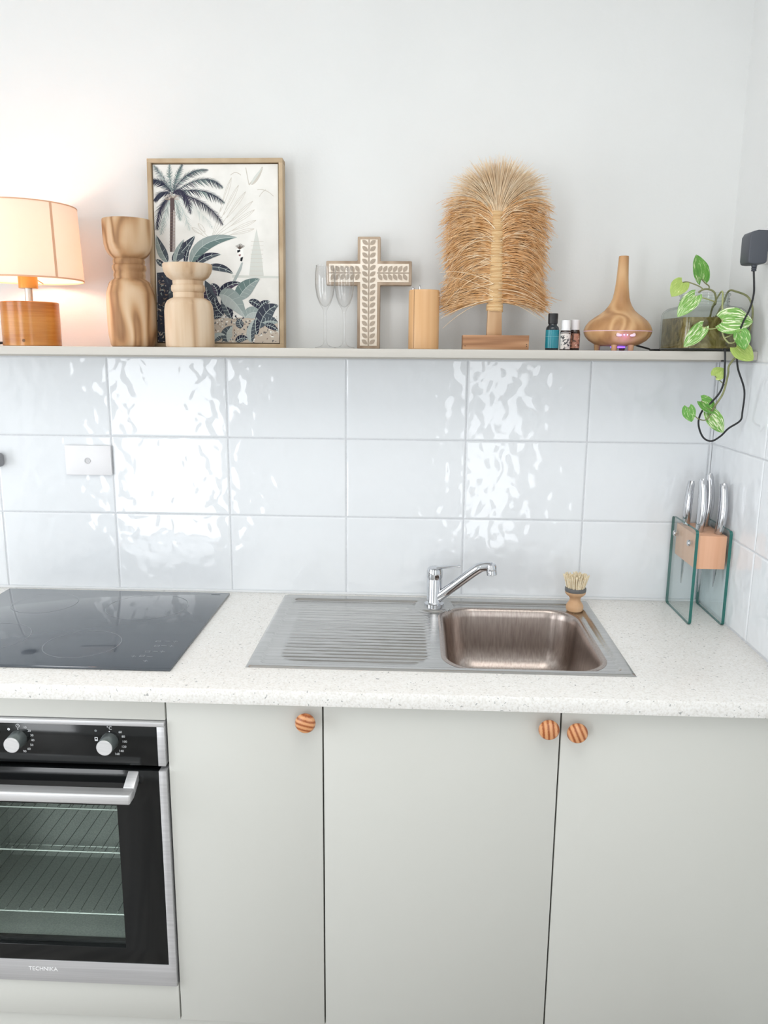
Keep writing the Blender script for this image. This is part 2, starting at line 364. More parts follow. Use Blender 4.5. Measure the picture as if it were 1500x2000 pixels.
def text_mesh(name, s, size, loc, m, parent, rot=(PI / 2, 0, 0), depth=0.0001, align='CENTER'):
    c = bpy.data.curves.new(name, 'FONT'); c.body = s; c.size = size; c.align_x = align; c.align_y = 'CENTER'; c.extrude = depth; c.resolution_u = 2
    t = bpy.data.objects.new(name, c); me = bpy.data.meshes.new_from_object(t); bpy.data.objects.remove(t)
    me.name = name; me.materials.clear(); me.materials.append(m)
    o = bpy.data.objects.new(name, me); COL.objects.link(o); o.parent = parent; o.rotation_euler = rot
    o.location = Vector(loc) - (wloc(parent) if parent else Vector((0, 0, 0))); return o

# ------------------------------------------------------------------ the room
XL, XR, ZC = -2.4, 0.916, 2.60
CT = 0.894            # worktop height
TILE_X = 0.908; TILE_TOP = 1.500; TZ0 = 0.897
struct(box('floor', XL - .1, XR + .1, ROOM_BACK - .1, .1, -0.05, 0.0, floor_m), 'brown timber floor in front of the cabinets', 'floor')
struct(box('ceiling', XL - .1, XR + .1, ROOM_BACK - .1, .1, ZC, ZC + .05, wall_m), 'white ceiling above the kitchen', 'ceiling')
wall_back = struct(box('wall_back', XL - .1, XR + .1, 0.008, .1, 0, ZC, wall_m), 'white plaster wall behind the ledge, tiled below', 'wall')
wall_right = struct(box('wall_right', XR, XR + .1, ROOM_BACK - .1, 0.008, 0, ZC, wall_m), 'white wall at the right end of the worktop', 'wall')
wl = MB(); slab_hole(wl, [ROOM_BACK - .1, -2.15, -.75, .1], [0, .1, 2.2, ZC], XL - .1, XL, [(-2.15, -.75, .1, 2.2)], 'yz')
struct(wl.build('wall_left', wall_m, smooth=False), 'white wall with side window, left of the kitchen', 'wall')
wb = MB(); slab_hole(wb, [XL - .1, -1.95, -1.15, .51, .87, XR + .1], [0, .1, 2.2, ZC], ROOM_BACK - .1, ROOM_BACK, [(-1.95, -1.15, .1, 2.2), (.51, .87, .1, 2.2)], 'xz')
struct(wb.build('wall_front', wall_m, smooth=False), 'white wall opposite the kitchen with tall windows', 'wall')
def frame_xz(name, x0, x1, z0, z1, y0, y1, w, label):
    m = MB(); slab_hole(m, [x0, x0 + w, x1 - w, x1], [z0, z0 + w, z1 - w, z1], y0, y1, [(x0 + w, x1 - w, z0 + w, z1 - w)], 'xz')
    return struct(m.build(name, plastic_w, bevel=.002), label, 'window')
frame_xz('window_1', -1.955, -1.145, .095, 2.205, ROOM_BACK - .04, ROOM_BACK + .01, .04, 'tall white framed sliding window opposite the kitchen')
frame_xz('window_2', .505, .875, .095, 2.205, ROOM_BACK - .04, ROOM_BACK + .01, .03, 'narrow white framed window opposite the sink')
m = MB(); slab_hole(m, [-2.155, -2.11, -.79, -.745], [.095, .14, 2.16, 2.205], XL - .05, XL + .01, [(-2.11, -.79, .14, 2.16)], 'yz')
struct(m.build('window_3', plastic_w, bevel=.002), 'white framed side window left of the kitchen', 'window')

# grout bed + tiles (each tile an object)
GB = MB().box(XL, TILE_X + .0015, .0015, .0085, TZ0 - .02, TILE_TOP).build('grout_bed', grout_m, wall_back)
MB().box(TILE_X + .0015, XR + .0005, -1.0, .0015, TZ0 - .02, TILE_TOP).build('grout_bed', grout_m, wall_right)
TW, TH, G = 0.3005, 0.2005, 0.0026
def tile_mesh(w, h, facing):
    # a pressed tile: slightly cushioned edge
    prof = [(0, 0.0045), (0, 0.0018), (0.0012, 0.0006), (0.004, 0.0)]
    vs = []; fs = []
    for ins, d in prof:
        for a, b in ((-w / 2 + ins, -h / 2 + ins), (w / 2 - ins, -h / 2 + ins), (w / 2 - ins, h / 2 - ins), (-w / 2 + ins, h / 2 - ins)):
            vs.append((a, d, b) if facing == 'y' else (d, -a, b))
    for r in range(3):
        for i in range(4): j = (i + 1) % 4; fs.append((r * 4 + i, r * 4 + j, r * 4 + 4 + j, r * 4 + 4 + i))
    fs.append((12, 13, 14, 15))
    return MB().add(vs, fs).build('tile', tile_m, None, smooth=False)
ROWZ = [(TZ0, 1.0997), (1.0997, 1.3002), (1.3002, TILE_TOP)]
cache = {}
def put_tile(parent, a0, a1, z0, z1, facing, plane):
    w, h = a1 - a0 - G, z1 - z0 - G
    key = (round(w, 4), round(h, 4), facing)
    ca, cz = (a0 + a1) / 2, (z0 + z1) / 2
    loc = Vector((ca, plane, cz)) if facing == 'y' else Vector((plane, ca, cz))
    loc = loc - wloc(parent) + Vector((0, random.uniform(-.0002, .0002), 0))
    if key not in cache:
        o = tile_mesh(w, h, facing); cache[key] = o; o.parent = parent; o.location = loc
    else: o = share(cache[key], 'tile', parent, loc)
    tilt = 0.0022
    o.rotation_euler = (random.uniform(-tilt, tilt), 0, random.uniform(-tilt, tilt)) if facing == 'y' else (0, random.uniform(-tilt, tilt), random.uniform(-tilt, tilt))
for z0, z1 in ROWZ:
    for c in range(-6, 3):
        put_tile(wall_back, c * TW, (c + 1) * TW, z0, z1, 'y', 0.0)
    put_tile(wall_back, 3 * TW, TILE_X, z0, z1, 'y', 0.0)
    for c in range(3): put_tile(wall_right, -(c + 1) * TW + .002, -c * TW + .002, z0, z1, 'x', TILE_X)
# silicone between tiles and worktop, and the trim under the ledge
struct(MB().tube([(XL, -.001, CT + .002), (TILE_X, -.001, CT + .002)], .004, 8).build('trim_1', silicone_m), 'white sealant bead where tiles meet worktop', 'trim')
struct(box('trim_2', XL, TILE_X, -.006, .008, 1.4995, 1.5045, shelf_m), 'thin pale strip capping the tiles under the ledge', 'trim')

# ------------------------------------------------------------------ ledge
LZ0, LZ = 1.5045, 1.5232
tag(box('wall_ledge', XL, XR - .0005, -.196, .0079, LZ0, LZ, shelf_m, bevel=.0015), 'long pale grey display ledge running above the tiles', 'shelf')

# ------------------------------------------------------------------ worktop
wt = MB(); slab_hole(wt, [XL, -.140, .602, TILE_X + .006], [-.609, -.490, -.036, .006], CT - .0305, CT, [(-.140, .602, -.490, -.036)])   # cut-out for the sink
tag(wt.build('worktop', stone_m, bevel=.0015, bev_angle=60), 'cream speckled stone worktop with square front edge', 'worktop')

# ------------------------------------------------------------------ cabinets
FY = -.587; DB = .140; CB = CT - .0310
def pine_knob(door, x, z, rot):
    k = MB()
    prof = [(0.0, -.029), (.010, -.0285), (.0165, -.0262), (.0192, -.022), (.0195, -.019), (.0182, -.0155), (.013, -.012), (.0085, -.009), (.0085, .0)]
    vs = MB().lathe([(r, y) for r, y in prof], n=36)
    for (a, b, h) in vs.v: k.v.append((a, h, b))
    k.f = vs.f; k.mi = vs.mi
    o = k.build('knob', pine_m, door, local=True); o.location = Vector((x, FY, z)) - wloc(door); o.rotation_euler = (0, rot, 0)
    return o
def base_cabinet(x0, x1, label, knob_x, knob_z, rot):
    c = thing('base_cabinet', label, 'cabinet', ((x0 + x1) / 2, FY, 0), 'base cabinets under the worktop')
    g = .0015
    body = MB()
    zl = .725 if .1 < x0 < .9 else CB; zr = .725 if .1 < x1 < .9 else CB   # the panels between cabinets stop below the sink bowl
    body.box(x0 + .0004, x0 + .016, -.565, -.01, DB + .002, zl); body.box(x1 - .016, x1 - .0004, -.565, -.01, DB + .002, zr)
    body.box(x0 + .016, x1 - .016, -.565, -.01, DB + .002, DB + .018); body.box(x0 + .016, x1 - .016, -.024, -.01, DB + .018, CB)
    body.build('carcass', carcass_m, c, smooth=False)
    d = MB().box(x0 + g, x1 - g, FY, FY + .018, DB, CB - .003).build('door', cab_m, c, bevel=.0009)
    if knob_x is not None: pine_knob(d, knob_x, knob_z, rot)
    return c
base_cabinet(-.2958, .0078, 'narrow grey door cabinet with round pine knob beside the oven', -.023, .8285, .25)
base_cabinet(.0078, .4587, 'wide grey door cabinet under the sink, round knob at its right', .4335, .8285, 1.45)
base_cabinet(.4587, .9155, 'grey door cabinet at the right end under the worktop, round knob at its left', .4862, .8235, 1.15)
oc = thing('oven_cabinet', 'pale grey oven housing with filler strip above and plinth drawer below oven', 'cabinet', (-.598, FY, 0))
m = MB(); m.box(-.9, -.8985, -.565, -.01, DB, CB); m.box(-.2976, -.2966, -.565, -.01, DB, CB); m.box(-.8985, -.2976, -.02, -.01, DB, CB); m.box(-.8985, -.2976, -.565, -.02, .224, .2262)
m.build('carcass', carcass_m, oc, smooth=False)
MB().box(-.899, -.2975, FY, FY + .018, .8165, CB - .003).build('filler_panel', cab_m, oc, bevel=.0009)
MB().box(-.899, -.2975, FY, FY + .018, DB, .2215).build('drawer_front', cab_m, oc, bevel=.0009)
base_cabinet(-1.50, -.9005, 'plain grey door cabinet on the left side of the oven', None, None, 0)
tag(box('kickboard', XL, XR - .001, -.575, -.560, 0.0, DB - .004, cab_m, bevel=.001), 'pale grey kickboard strip along the foot of the cabinets', 'kickboard')

# ------------------------------------------------------------------ oven
OX0, OX1, OY = -.8935, -.2985, -.594
ov = thing('oven', 'built-in stainless and black glass oven with two silver dials', 'oven', (-.596, OY, .2265))
body = MB()
body.box(OX0 + .02, OX1 - .02, -.560, -.03, .2290, .2330); body.box(OX0 + .02, OX1 - .02, -.555, -.03, .7900, .7950)
body.box(OX0 + .02, OX0 + .024, -.555, -.03, .2330, .79); body.box(OX1 - .024, OX1 - .02, -.555, -.03, .2330, .79); body.box(OX0 + .024, OX1 - .024, -.035, -.03, .2330, .79)
body.build('casing', dark_m, ov, smooth=False)
# cavity
cv = MB(); X0, X1, Y0, Y1, Z0, Z1 = -.795, -.396, -.5655, -.30, .306, .641
cv.box(X0, X0 + .003, Y0, Y1, Z0, Z1); cv.box(X1 - .003, X1, Y0, Y1, Z0, Z1); cv.box(X0 + .003, X1 - .003, Y0, Y1, Z0, Z0 + .003); cv.box(X0 + .003, X1 - .003, Y0, Y1, Z1 - .003, Z1); cv.box(X0, X1, Y1, Y1 + .003, Z0, Z1)
cv.build('cavity', enamel_m, ov, smooth=False)
for zr in (.595, .497, .352):
    r = MB(); r.tube([(X0 + .004, -.545, zr), (X1 - .004, -.545, zr)], .0017, 6); r.tube([(X0 + .004, -.32, zr), (X1 - .004, -.32, zr)], .0014, 6)
    for i in range(15):
        x = X0 + .012 + i * (X1 - X0 - .024) / 14; r.tube([(x, -.548, zr + .0030), (x, -.540, zr + .0030)], .0014, 5); r.tube([(x, -.540, zr + .003), (x, -.32, zr + .003)], .0008, 4, k=1)
    r.build('wire_rack', [rack_m, mat('shaded_wire', (120, 126, 122), .5, metal=.6)], ov)  # rearward wires coloured darker to imitate shade inside the oven
# control panel
cp = MB().box(OX0 + .011, OX1 - .0145, OY + .0008, OY + .03, .7235, .8055).build('control_panel', black_glass_m, ov, bevel=.0008)
tr = MB(); tr.box(OX0, OX1, OY, OY + .03, .8055, .8145); tr.box(OX1 - .0145, OX1, OY, OY + .03, .7235, .8055); tr.box(OX0, OX0 + .011, OY, OY + .03, .7235, .8055)
tr.build('panel_trim', trim_m, ov, bevel=.0008)
def dial(cx, cz, turn):
    prof = [(.0, -.028), (.0148, -.028), (.0156, -.0268), (.0172, -.002), (.0175, .0)]
    k = MB(); src = MB().lathe(prof, n=44)
    k.v = [(a, h, b) for a, b, h in src.v]; k.f = src.f; k.mi = [0 if i < 88 else 1 for i in range(len(src.f))]
    o = k.build('dial', [alu_m, mat('dial_side', (128, 136, 136), .3, metal=.7)], cp, local=True); o.location = Vector((cx, OY + .0008, cz)) - wloc(cp); o.rotation_euler = (0, turn, 0)
    return o
D1, D2 = (-.5868, .7728), (-.4065, .7728)
dial(*D1, 0.3); dial(*D2, 0.1)
def mark(s, cx, cz, ang, r, size=.0066):
    a = math.radians(ang); text_mesh('number_mark', s, size, (cx + r * math.sin(a), OY + .0005, cz + r * math.cos(a)), print_m, cp)
for i, s in enumerate(('10', '20', '30', '40', '50', '60', '90')): mark(s, D1[0], D1[1] , 32 + i * 21, .0285)
for i, s in enumerate(('60', '80', '100', '120', '140', '160')): mark(s, D2[0], D2[1], 48 + i * 21, .0295)
text_mesh('number_mark', '°C', .0095, (D2[0] + .001, OY + .0005, D2[1] + .0275), print_m, cp)
def ring(name, cx, cz, r, w, y, m, parent, n=20):
    k = MB(); vs = []; fs = []
    for i in range(n):
        a = 2 * PI * i / n
        for rr in (r, r - w): vs.append((cx + rr * math.cos(a), y, cz + rr * math.sin(a)))
    for i in range(n): j = (i + 1) % n; fs.append((2 * i, 2 * j, 2 * j + 1, 2 * i + 1))
    return k.add(vs, fs).build(name, m, parent, smooth=False)
ring('clock_mark', D1[0] + .001, D1[1] + .0275, .0038, .0008, OY + .0003, print_m, cp)
m = MB(); m.box(D1[0] + .0006, D1[0] + .0014, OY + .0003, OY + .0008, D1[1] + .0270, D1[1] + .0298); m.box(D1[0] + .0006, D1[0] + .003, OY + .0003, OY + .0008, D1[1] + .0270, D1[1] + .0277); m.build('clock_hands_mark', print_m, cp, smooth=False)
ring('hand_mark', D1[0] - .0175, D1[1] + .0195, .0026, .0018, OY + .0003, print_m, cp)
ring('pointer_mark', D1[0] + .0008, D1[1] + .0205, .0013, .0012, OY + .0003, print_m, cp, 10)
ring('pointer_mark', D2[0] + .0008, D2[1] + .0205, .0013, .0012, OY + .0003, print_m, cp, 10)
ring('indicator_light', D2[0] - .026, D2[1] + .0215, .0026, .0025, OY + .0003, mat('indicator_grey', (120, 126, 128), .3), cp, 16)
m = MB(); slab_hole(m, [D2[0] - .0290, D2[0] - .0278, D2[0] - .0242, D2[0] - .0230], [D2[1] + .0, D2[1] + .0030, D2[1] + .0066, D2[1] + .0078], OY + .0003, OY + .0008, [(D2[0] - .0278, D2[0] - .0242, D2[1] + .0030, D2[1] + .0066)], 'xz'); m.build('oven_symbol_mark', print_m, cp, smooth=False)
# door
od = MB(); slab_hole(od, [OX0 + .011, -.7905, -.4005, OX1 - .0145], [.2770, .3130, .6350, .7125], OY + .0008, OY + .03, [(-.7905, -.4005, .3130, .6350)], 'xz')
odo = od.build('oven_door', black_glass_m, ov, bevel=.0006)
dt = MB(); slab_hole(dt, [OX0, OX0 + .011, OX1 - .0145, OX1], [.2270, .2770, .7125, .7126], OY, OY + .03, [(OX0 + .011, OX1 - .0145, .2770, .7126)], 'xz')
dt.build('door_trim', trim_m, odo, bevel=.0008)
MB().box(-.7905, -.4005, OY + .010, OY + .013, .3130, .6350).build('window_pane', oven_glass_m, odo, smooth=False)
hd = MB(); HX0, HX1 = -.845, -.3515
hd.box(HX0, HX1, OY - .058, OY - .030, .6735, .6935)
hd.build('handle_bar', alu_m, odo, bevel=.003, seg=3)
for hx in (HX0, HX1 - .023):
    b = MB(); b.prism([(OY - .0301, .6735), (OY - .0301, .6935), (OY + .0008, .7115), (OY + .0008, .6915)], hx + .001, hx + .022, 'yz'); b.build('handle_bracket', alu_m, odo, bevel=.0015)
text_mesh('maker_name', 'TECHNIKA', .0125, (-.578, OY - .0001, .2560), mat('embossed_name', (252, 252, 253), .5), odo, depth=.0002)

# ------------------------------------------------------------------ hob
HB = thing('ceramic_hob', 'dark grey glass induction hob with ring marks on the worktop', 'hob', (-.592, -.282, CT))
hg = MB().box(-.884, -.3005, -.534, -.031, CT + .0004, CT + .0062).build('glass_top', hob_m, HB, bevel=.0012)
def flat_ring(cx, cy, r, w=.0011):
    k = MB(); vs = []; fs = []; n = 56
    for i in range(n):
        a = 2 * PI * i / n
        for rr in (r, r - w): vs.append((cx + rr * math.cos(a), cy + rr * math.sin(a), CT + .0064))
    for i in range(n): j = (i + 1) % n; fs.append((2 * i, 2 * i + 1, 2 * j + 1, 2 * j))
    k.add(vs, fs).build('cooking_zone_ring', hob_mark_m, hg, smooth=False)
flat_ring(-.528, -.412, .080); flat_ring(-.752, -.385, .090); flat_ring(-.475, -.155, .098); flat_ring(-.735, -.145, .078)
k = 0
for (x, y) in ((-.395, -.475), (-.378, -.472), (-.362, -.474), (-.362, -.498), (-.375, -.448), (-.360, -.446), (-.345, -.445), (-.366, -.415), (-.352, -.412), (-.336, -.414), (-.372, -.388), (-.352, -.386), (-.335, -.387)):
    r = MB(); 
    if k % 3 == 0: r.box(x - .005, x + .005, y - .0005, y + .0005, CT + .0063, CT + .0065); r.box(x - .0005, x + .0005, y - .005, y + .005, CT + .0063, CT + .0065)
    elif k % 3 == 1: slab_hole(r, [x - .005, x - .0041, x + .0041, x + .005], [y - .004, y - .0031, y + .0031, y + .004], CT + .0063, CT + .0065, [(x - .0041, x + .0041, y - .0031, y + .0031)])
    else: r.box(x - .006, x + .006, y - .0006, y + .0006, CT + .0063, CT + .0065)
    r.build('touch_key_mark', hob_mark_m, hg, smooth=False); k += 1
MB().box(-.345, -.322, -.046, -.0445, CT + .0063, CT + .0065).build('printed_line_mark', hob_mark_m, hg, smooth=False)

# ------------------------------------------------------------------ sink
SX0, SX1, SY0, SY1 = -.158, .618, -.5035, -.022
sk = thing('kitchen_sink', 'stainless steel inset sink with ribbed drainer and single bowl', 'sink', (.23, -.262, CT))
def sd_rr(x, y, x0, x1, y0, y1, r):
    cx, cy, hx, hy = (x0 + x1) / 2, (y0 + y1) / 2, (x1 - x0) / 2 - r, (y1 - y0) / 2 - r
    qx, qy = abs(x - cx) - hx, abs(y - cy) - hy
    return math.hypot(max(qx, 0), max(qy, 0)) + min(max(qx, qy), 0) - r
def ss(a, b, t): t = min(max((t - a) / (b - a), 0), 1); return t * t * (3 - 2 * t)
TAPC = (.228, -.0815)
BX0, BX1, BY0, BY1, BR = .2430, .5735, -.4790, -.0900, .075
def height(x, y):
    d0 = sd_rr(x, y, SX0, SX1, SY0, SY1, .012)
    h = CT + .0004 + .0030 * ss(0.0, -.005, d0)
    # stepped-down field, kept clear of the tap platform
    d1 = sd_rr(x, y, SX0 + .024, SX1 - .022, SY0 + .018, SY1 - .030, .02)
    dt = math.hypot(x - TAPC[0], (y - TAPC[1])) - .046
    d = max(d1, -dt + .0) if dt < .1 else d1
    h -= .0060 * ss(.002, -.0055, d)
    # ribbed drainer
    d2 = max(sd_rr(x, y, -.108, .215, -.468, -.082, .055), -(math.hypot(x - .228, y + .0815) - .062))
    e = ss(0.0, -.012, d2)
    slope = .35 + .65 * ss(-.12, .22, x)
    rib = .5 + .5 * math.cos((y + .08) * 2 * PI / .0185)
    h -= e * .0012 * slope
    h += e * .0030 * (.5 + .5 * slope) * rib ** 2.0 + e * .00018 * math.sin(31 * x + 9 * math.sin(47 * y)) * math.sin(150 * y + 4 * math.sin(23 * x))
    return h
xs = [SX0 + (SX1 - SX0) * i / 200 for i in range(201)]; ys = [SY0 + (SY1 - SY0) * j / 200 for j in range(201)]
vs = [(x, y, height(x, y)) for y in ys for x in xs]; fs = []
for j in range(200):
    for i in range(200):
        cx, cy = (xs[i] + xs[i + 1]) / 2, (ys[j] + ys[j + 1]) / 2
        if sd_rr(cx, cy, BX0, BX1, BY0, BY1, BR) > -.001: fs.append((j * 201 + i, j * 201 + i + 1, (j + 1) * 201 + i + 1, (j + 1) * 201 + i))
n0 = len(vs)
edge = [0 + i for i in range(201)] + [j * 201 + 200 for j in range(1, 201)] + [200 * 201 + i for i in range(199, -1, -1)] + [j * 201 for j in range(199, 0, -1)]
for e in edge: vs.append((vs[e][0], vs[e][1], CT + .0001))
for a in range(len(edge)): b = (a + 1) % len(edge); fs.append((edge[a], edge[b], n0 + b, n0 + a))
MB().add(vs, fs).build('drainer_top', sink_steel_m, sk, angle=50)
bw = MB(); rings = [(-.007, .0), (-.003, .0010), (.0, .0010), (.003, -.0005), (.006, -.006), (.009, -.02), (.016, -.09), (.022, -.120), (.032, -.140), (.055, -.152), (.09, -.156)]
vs = []; fs = []; nn = 4 * 15
for ins, dz in rings:
    vs += [(x, y, CT - .0023 + dz) for x, y in rrect(BX0 + ins, BX1 - ins, BY0 + ins, BY1 - ins, max(BR - ins * .6, .02), 14)]
for r in range(len(rings) - 1):
    for i in range(nn): j = (i + 1) % nn; fs.append((r * nn + i, r * nn + j, (r + 1) * nn + j, (r + 1) * nn + i))
fs.append(tuple(range((len(rings) - 1) * nn, len(rings) * nn)))
bw.add(vs, fs); bw.build('bowl', bowl_m, sk, angle=60)
wst = MB().lathe([(.0, -.1535), (.024, -.1535), (.038, -.1545), (.041, -.1555), (.041, -.158)], c=(.41, -.285, CT - .003), n=36).build('waste_strainer', chrome_m, sk)

# ------------------------------------------------------------------ tap
TZ = CT + .0035
tp = thing('mixer_tap', 'chrome single lever mixer tap behind the sink bowl', 'tap', (TAPC[0], TAPC[1], TZ))
MB().lathe([(.0, 0), (.0245, 0), (.0245, .004), (.0205, .0065), (.0190, .010), (.0190, .066), (.0185, .067), (.0185, .0685), (.0190, .0695), (.0, .0695)], c=(TAPC[0], TAPC[1], TZ), n=40).build('body', chrome_m, tp)
lv = MB().lathe([(.0, .0695), (.0192, .0695), (.0200, .074), (.0200, .086), (.0180, .093), (.012, .0975), (.0, .0990)], c=(TAPC[0], TAPC[1], TZ), n=40).build('lever_cap', chrome_m, tp)
lp = [(.222, -.083, TZ + .0900), (.238, -.086, TZ + .0965), (.256, -.091, TZ + .1000), (.276, -.096, TZ + .1030), (.291, -.100, TZ + .1050)]
MB().tube(spline(lp, 5), [.0125 - .0080 * (i / 20) ** .8 for i in range(21)], 12, flat=.42).build('lever', chrome_m, lv)
sp = [(.231, -.084, TZ + .014), (.254, -.0935, TZ + .0355), (.277, -.103, TZ + .0570), (.300, -.1125, TZ + .0785), (.321, -.1215, TZ + .0980), (.337, -.1285, TZ + .1105), (.351, -.1345, TZ + .1150), (.3615, -.1390, TZ + .1150)]
MB().tube(spline(sp, 5), [.0125] * 25 + [.0118] * 11, 20).build('spout', chrome_m, tp)
ar = MB().lathe([(.0, -.0175), (.0105, -.0175), (.0125, -.0165), (.0125, -.006), (.0120, -.005), (.0128, -.004), (.0132, .004), (.0110, .0095), (.0, .0115)], n=28)
a = MB(); a.v = ar.v; a.f = ar.f; a.mi = ar.mi
ao = a.build('aerator', chrome_m, tp, local=True); ao.location = Vector((.3615, -.1390, TZ + .1125)) - wloc(tp); ao.rotation_euler = (.0, -.12, 0)

# ------------------------------------------------------------------ dish brush
bx, by = .5745, -.092; bz = height(bx, by) + .0002
br = thing('dish_brush', 'round wooden dish brush with cream bristles standing on the sink rim', 'brush', (bx, by, bz))
MB().lathe([(.0, 0), (.016, 0), (.0200, .003), (.0215, .009), (.0210, .015), (.0175, .021), (.0135, .027), (.0128, .032), (.0150, .037), (.0215, .042), (.0248, .0465), (.0252, .051), (.0, .051)], c=(bx, by, bz), n=40).build('handle', brushwood_m, br)
MB().lathe([(.0, .0512), (.0252, .0512), (.0258, .053), (.0258, .0585), (.0250, .0605), (.0, .0605)], c=(bx, by, bz), n=40).build('band', greyband_m, br)
bs = MB()
for i in range(230):
    a = random.uniform(0, 2 * PI); r = .0225 * math.sqrt(random.random()); sp_ = random.uniform(1.25, 1.48); hgt = random.uniform(.028, .036)
    p0 = Vector((bx + r * math.cos(a), by + r * math.sin(a), bz + .0595)); p1 = Vector((bx + r * sp_ * math.cos(a) + random.uniform(-.002, .002), by + r * sp_ * math.sin(a), bz + .0605 + hgt - r * .10))
    bs.tube([p0, p0.lerp(p1, .5), p1], [.0011, .0012, .0011], 5)
bo = bs.build('bristles', bristle_m, br); bo['kind'] = 'stuff'

# ------------------------------------------------------------------ knife block
kb = thing('knife_block', 'knife block of two green-edged glass panes around a beech core', 'knife block', (.863, -.098, CT))
def pane(x0, x1):
    poly = rrect(-.187, -.012, CT + .0003, 1.1205, .008, 5)
    k = MB(); n = len(poly)
    vs = [(x0, a, b) for a, b in poly] + [(x1, a, b) for a, b in poly]
    k.add(vs, [tuple(range(n)), tuple(range(n, 2 * n))[::-1]], 0); k.add(vs, [(i, (i + 1) % n, (i + 1) % n + n, i + n) for i in range(n)], 1)
    bm_ = k.build('glass_pane', [pane_m, pane_edge_m], kb, smooth=False)
    return bm_
pl_ = pane(.8205, .8275); pane(.8965, .9035)
bc = MB(); bc.prism([(-.176, 1.0275), (-.030, 1.0275), (-.030, 1.106), (-.176, 1.106)], .8277, .8963, 'yz'); bc.build('core', beech_m, kb, bevel=.001)
for (yy, zz) in ((-.150, 1.083), (-.046, 1.083)):
    for xb, dr in ((.8205, -1), (.9035, 1)):
        src = MB().lathe([(.0, .0048 if dr < 0 else .0036), (.0062, .0046 if dr < 0 else .0034), (.0075, .003), (.0075, 0)], n=24)
        k = MB(); k.v = [(xb + dr * h, yy + a, zz + b) for a, b, h in src.v]; k.f = src.f; k.mi = src.mi
        k.build('bolt', knife_steel_m, kb)
def knife(x, y, z0, length, lean, bend, r, label, blade_l):
    t = thing('kitchen_knife', label, 'knife', (x, y, 1.106), 'knives in the glass block')
    h = MB(); n = 14; path = []; rad = []
    for i in range(n + 1):
        u = i / n
        path.append((x + lean * u + bend * math.sin(PI * u), y - .006 * math.sin(PI * u) + .004 * u, z0 + length * u))
        rad.append(r * (.62 + .42 * math.sin(PI * min(u * .75 + .18, 1)) + (.12 * ss(.8, .96, u)) - .10 * ss(.94, 1.0, u)))
    h.tube(path, rad, 14, flat=1.45)
    h.build('handle', knife_steel_m, t)
    b = MB(); zt = z0 - blade_l
    b.prism([(y - .012, z0 + .002), (y + .010, z0 + .002), (y + .010, zt + .05), (y + .004, zt), (y - .004, zt + .03), (y - .012, zt + .09)], x - .0011, x + .0011, 'yz')
    b.build('blade', knife_steel_m, t, smooth=False)
    return t
knife(.842, -.055, 1.1063, .108, .005, -.004, .0092, 'chrome handled knife at the back left of the glass block, shortest showing', .15)
knife(.8475, -.128, 1.1063, .125, -.001, .003, .0104, 'chrome handled knife at the front left of the glass block', .17)
knife(.8835, -.062, 1.1063, .128, .002, .005, .0096, 'chrome handled knife at the back right of the block, half hidden by its neighbour', .17)
knife(.8850, -.150, 1.1063, .118, .002, .003, .0104, 'chrome handled knife at the front right of the glass block near the wall', .13)

# ------------------------------------------------------------------ wall plate and plug
pp = thing('wall_plate', 'white aerial wall plate with round socket on the tiles', 'wall plate', (-.661, 0, 1.2385))
MB().box(-.7200, -.6010, -.0095, -.0012, 1.2005, 1.2765).build('plate', plastic_w, pp, bevel=.0012)
src = MB().lathe([(.0, .0006), (.0022, .0006), (.0024, .0001), (.0056, .0001), (.0060, .0016), (.0078, .0016), (.0082, 0)], n=28)
k = MB(); k.v = [(-.6625 + a, -.0095 - h, 1.2375 + b) for a, b, h in src.v]; k.f = src.f; k.mi = src.mi; k.build('socket', mat('socket_grey', (206, 206, 208), .4), pp)
pg = thing('wall_plug', 'grey rounded plug on the tiles at the left edge', 'plug', (-.905, 0, 1.2365))
MB().prism(rrect(-.925, -.883, 1.2185, 1.2545, .011, 5), -.030, -.0012).build('plug_body', plug_m, pg, bevel=.004, seg=3)

# ------------------------------------------------------------------ table lamp
lx, ly = -.7215, -.132
lm = thing('table_lamp', 'lit table lamp with cream drum shade and honey wood base', 'lamp', (lx, ly, LZ))
MB().lathe([(.0, 0), (.0620, 0), (.0636, .0012), (.0636, .0975), (.0625, .0985), (.0, .0985)], c=(lx, ly, LZ), n=56).build('base', lampwood_m, lm)
src = MB().lathe([(.0, .0007), (.0032, .0006), (.0035, 0)], n=14); k = MB(); k.v = [(lx + .010 + a, ly - .0627 - h, LZ + .012 + b) for a, b, h in src.v]; k.f = src.f; k.mi = src.mi; k.build('screw', mat('dark_screw', (110, 74, 34), .5), lm)
MB().lathe([(.0, .098), (.0085, .098), (.0085, .135), (.0, .135)], c=(lx, ly, LZ), n=20).build('stem', mat('clear_stem', (214, 206, 192), .15, metal=.6), lm)
so = MB().lathe([(.0, .130), (.0210, .130), (.0210, .162), (.017, .166), (.0, .166)], c=(lx, ly, LZ), n=28).build('socket', sock_m, lm)
MB().lathe([(.0, .166), (.012, .168), (.014, .180), (.024, .195), (.027, .208), (.022, .222), (.010, .230), (.0, .232)], c=(lx, ly, LZ), n=28).build('bulb', bulb_m, lm)
sz0, sz1 = .1470, .3080
sh = MB(); sh.lathe([(.1225, sz0), (.1160, sz1), (.1152, sz1), (.1217, sz0), (.1225, sz0)], c=(lx, ly, LZ), n=72); sho = sh.build('shade', shade_m, lm)
MB().lathe([(.1228, sz0 - .0004), (.1227, sz0 + .003), (.1216, sz0 + .003), (.1216, sz0 - .0004), (.1228, sz0 - .0004)], c=(lx, ly, LZ), n=72).build('hem', seam_m, sho)
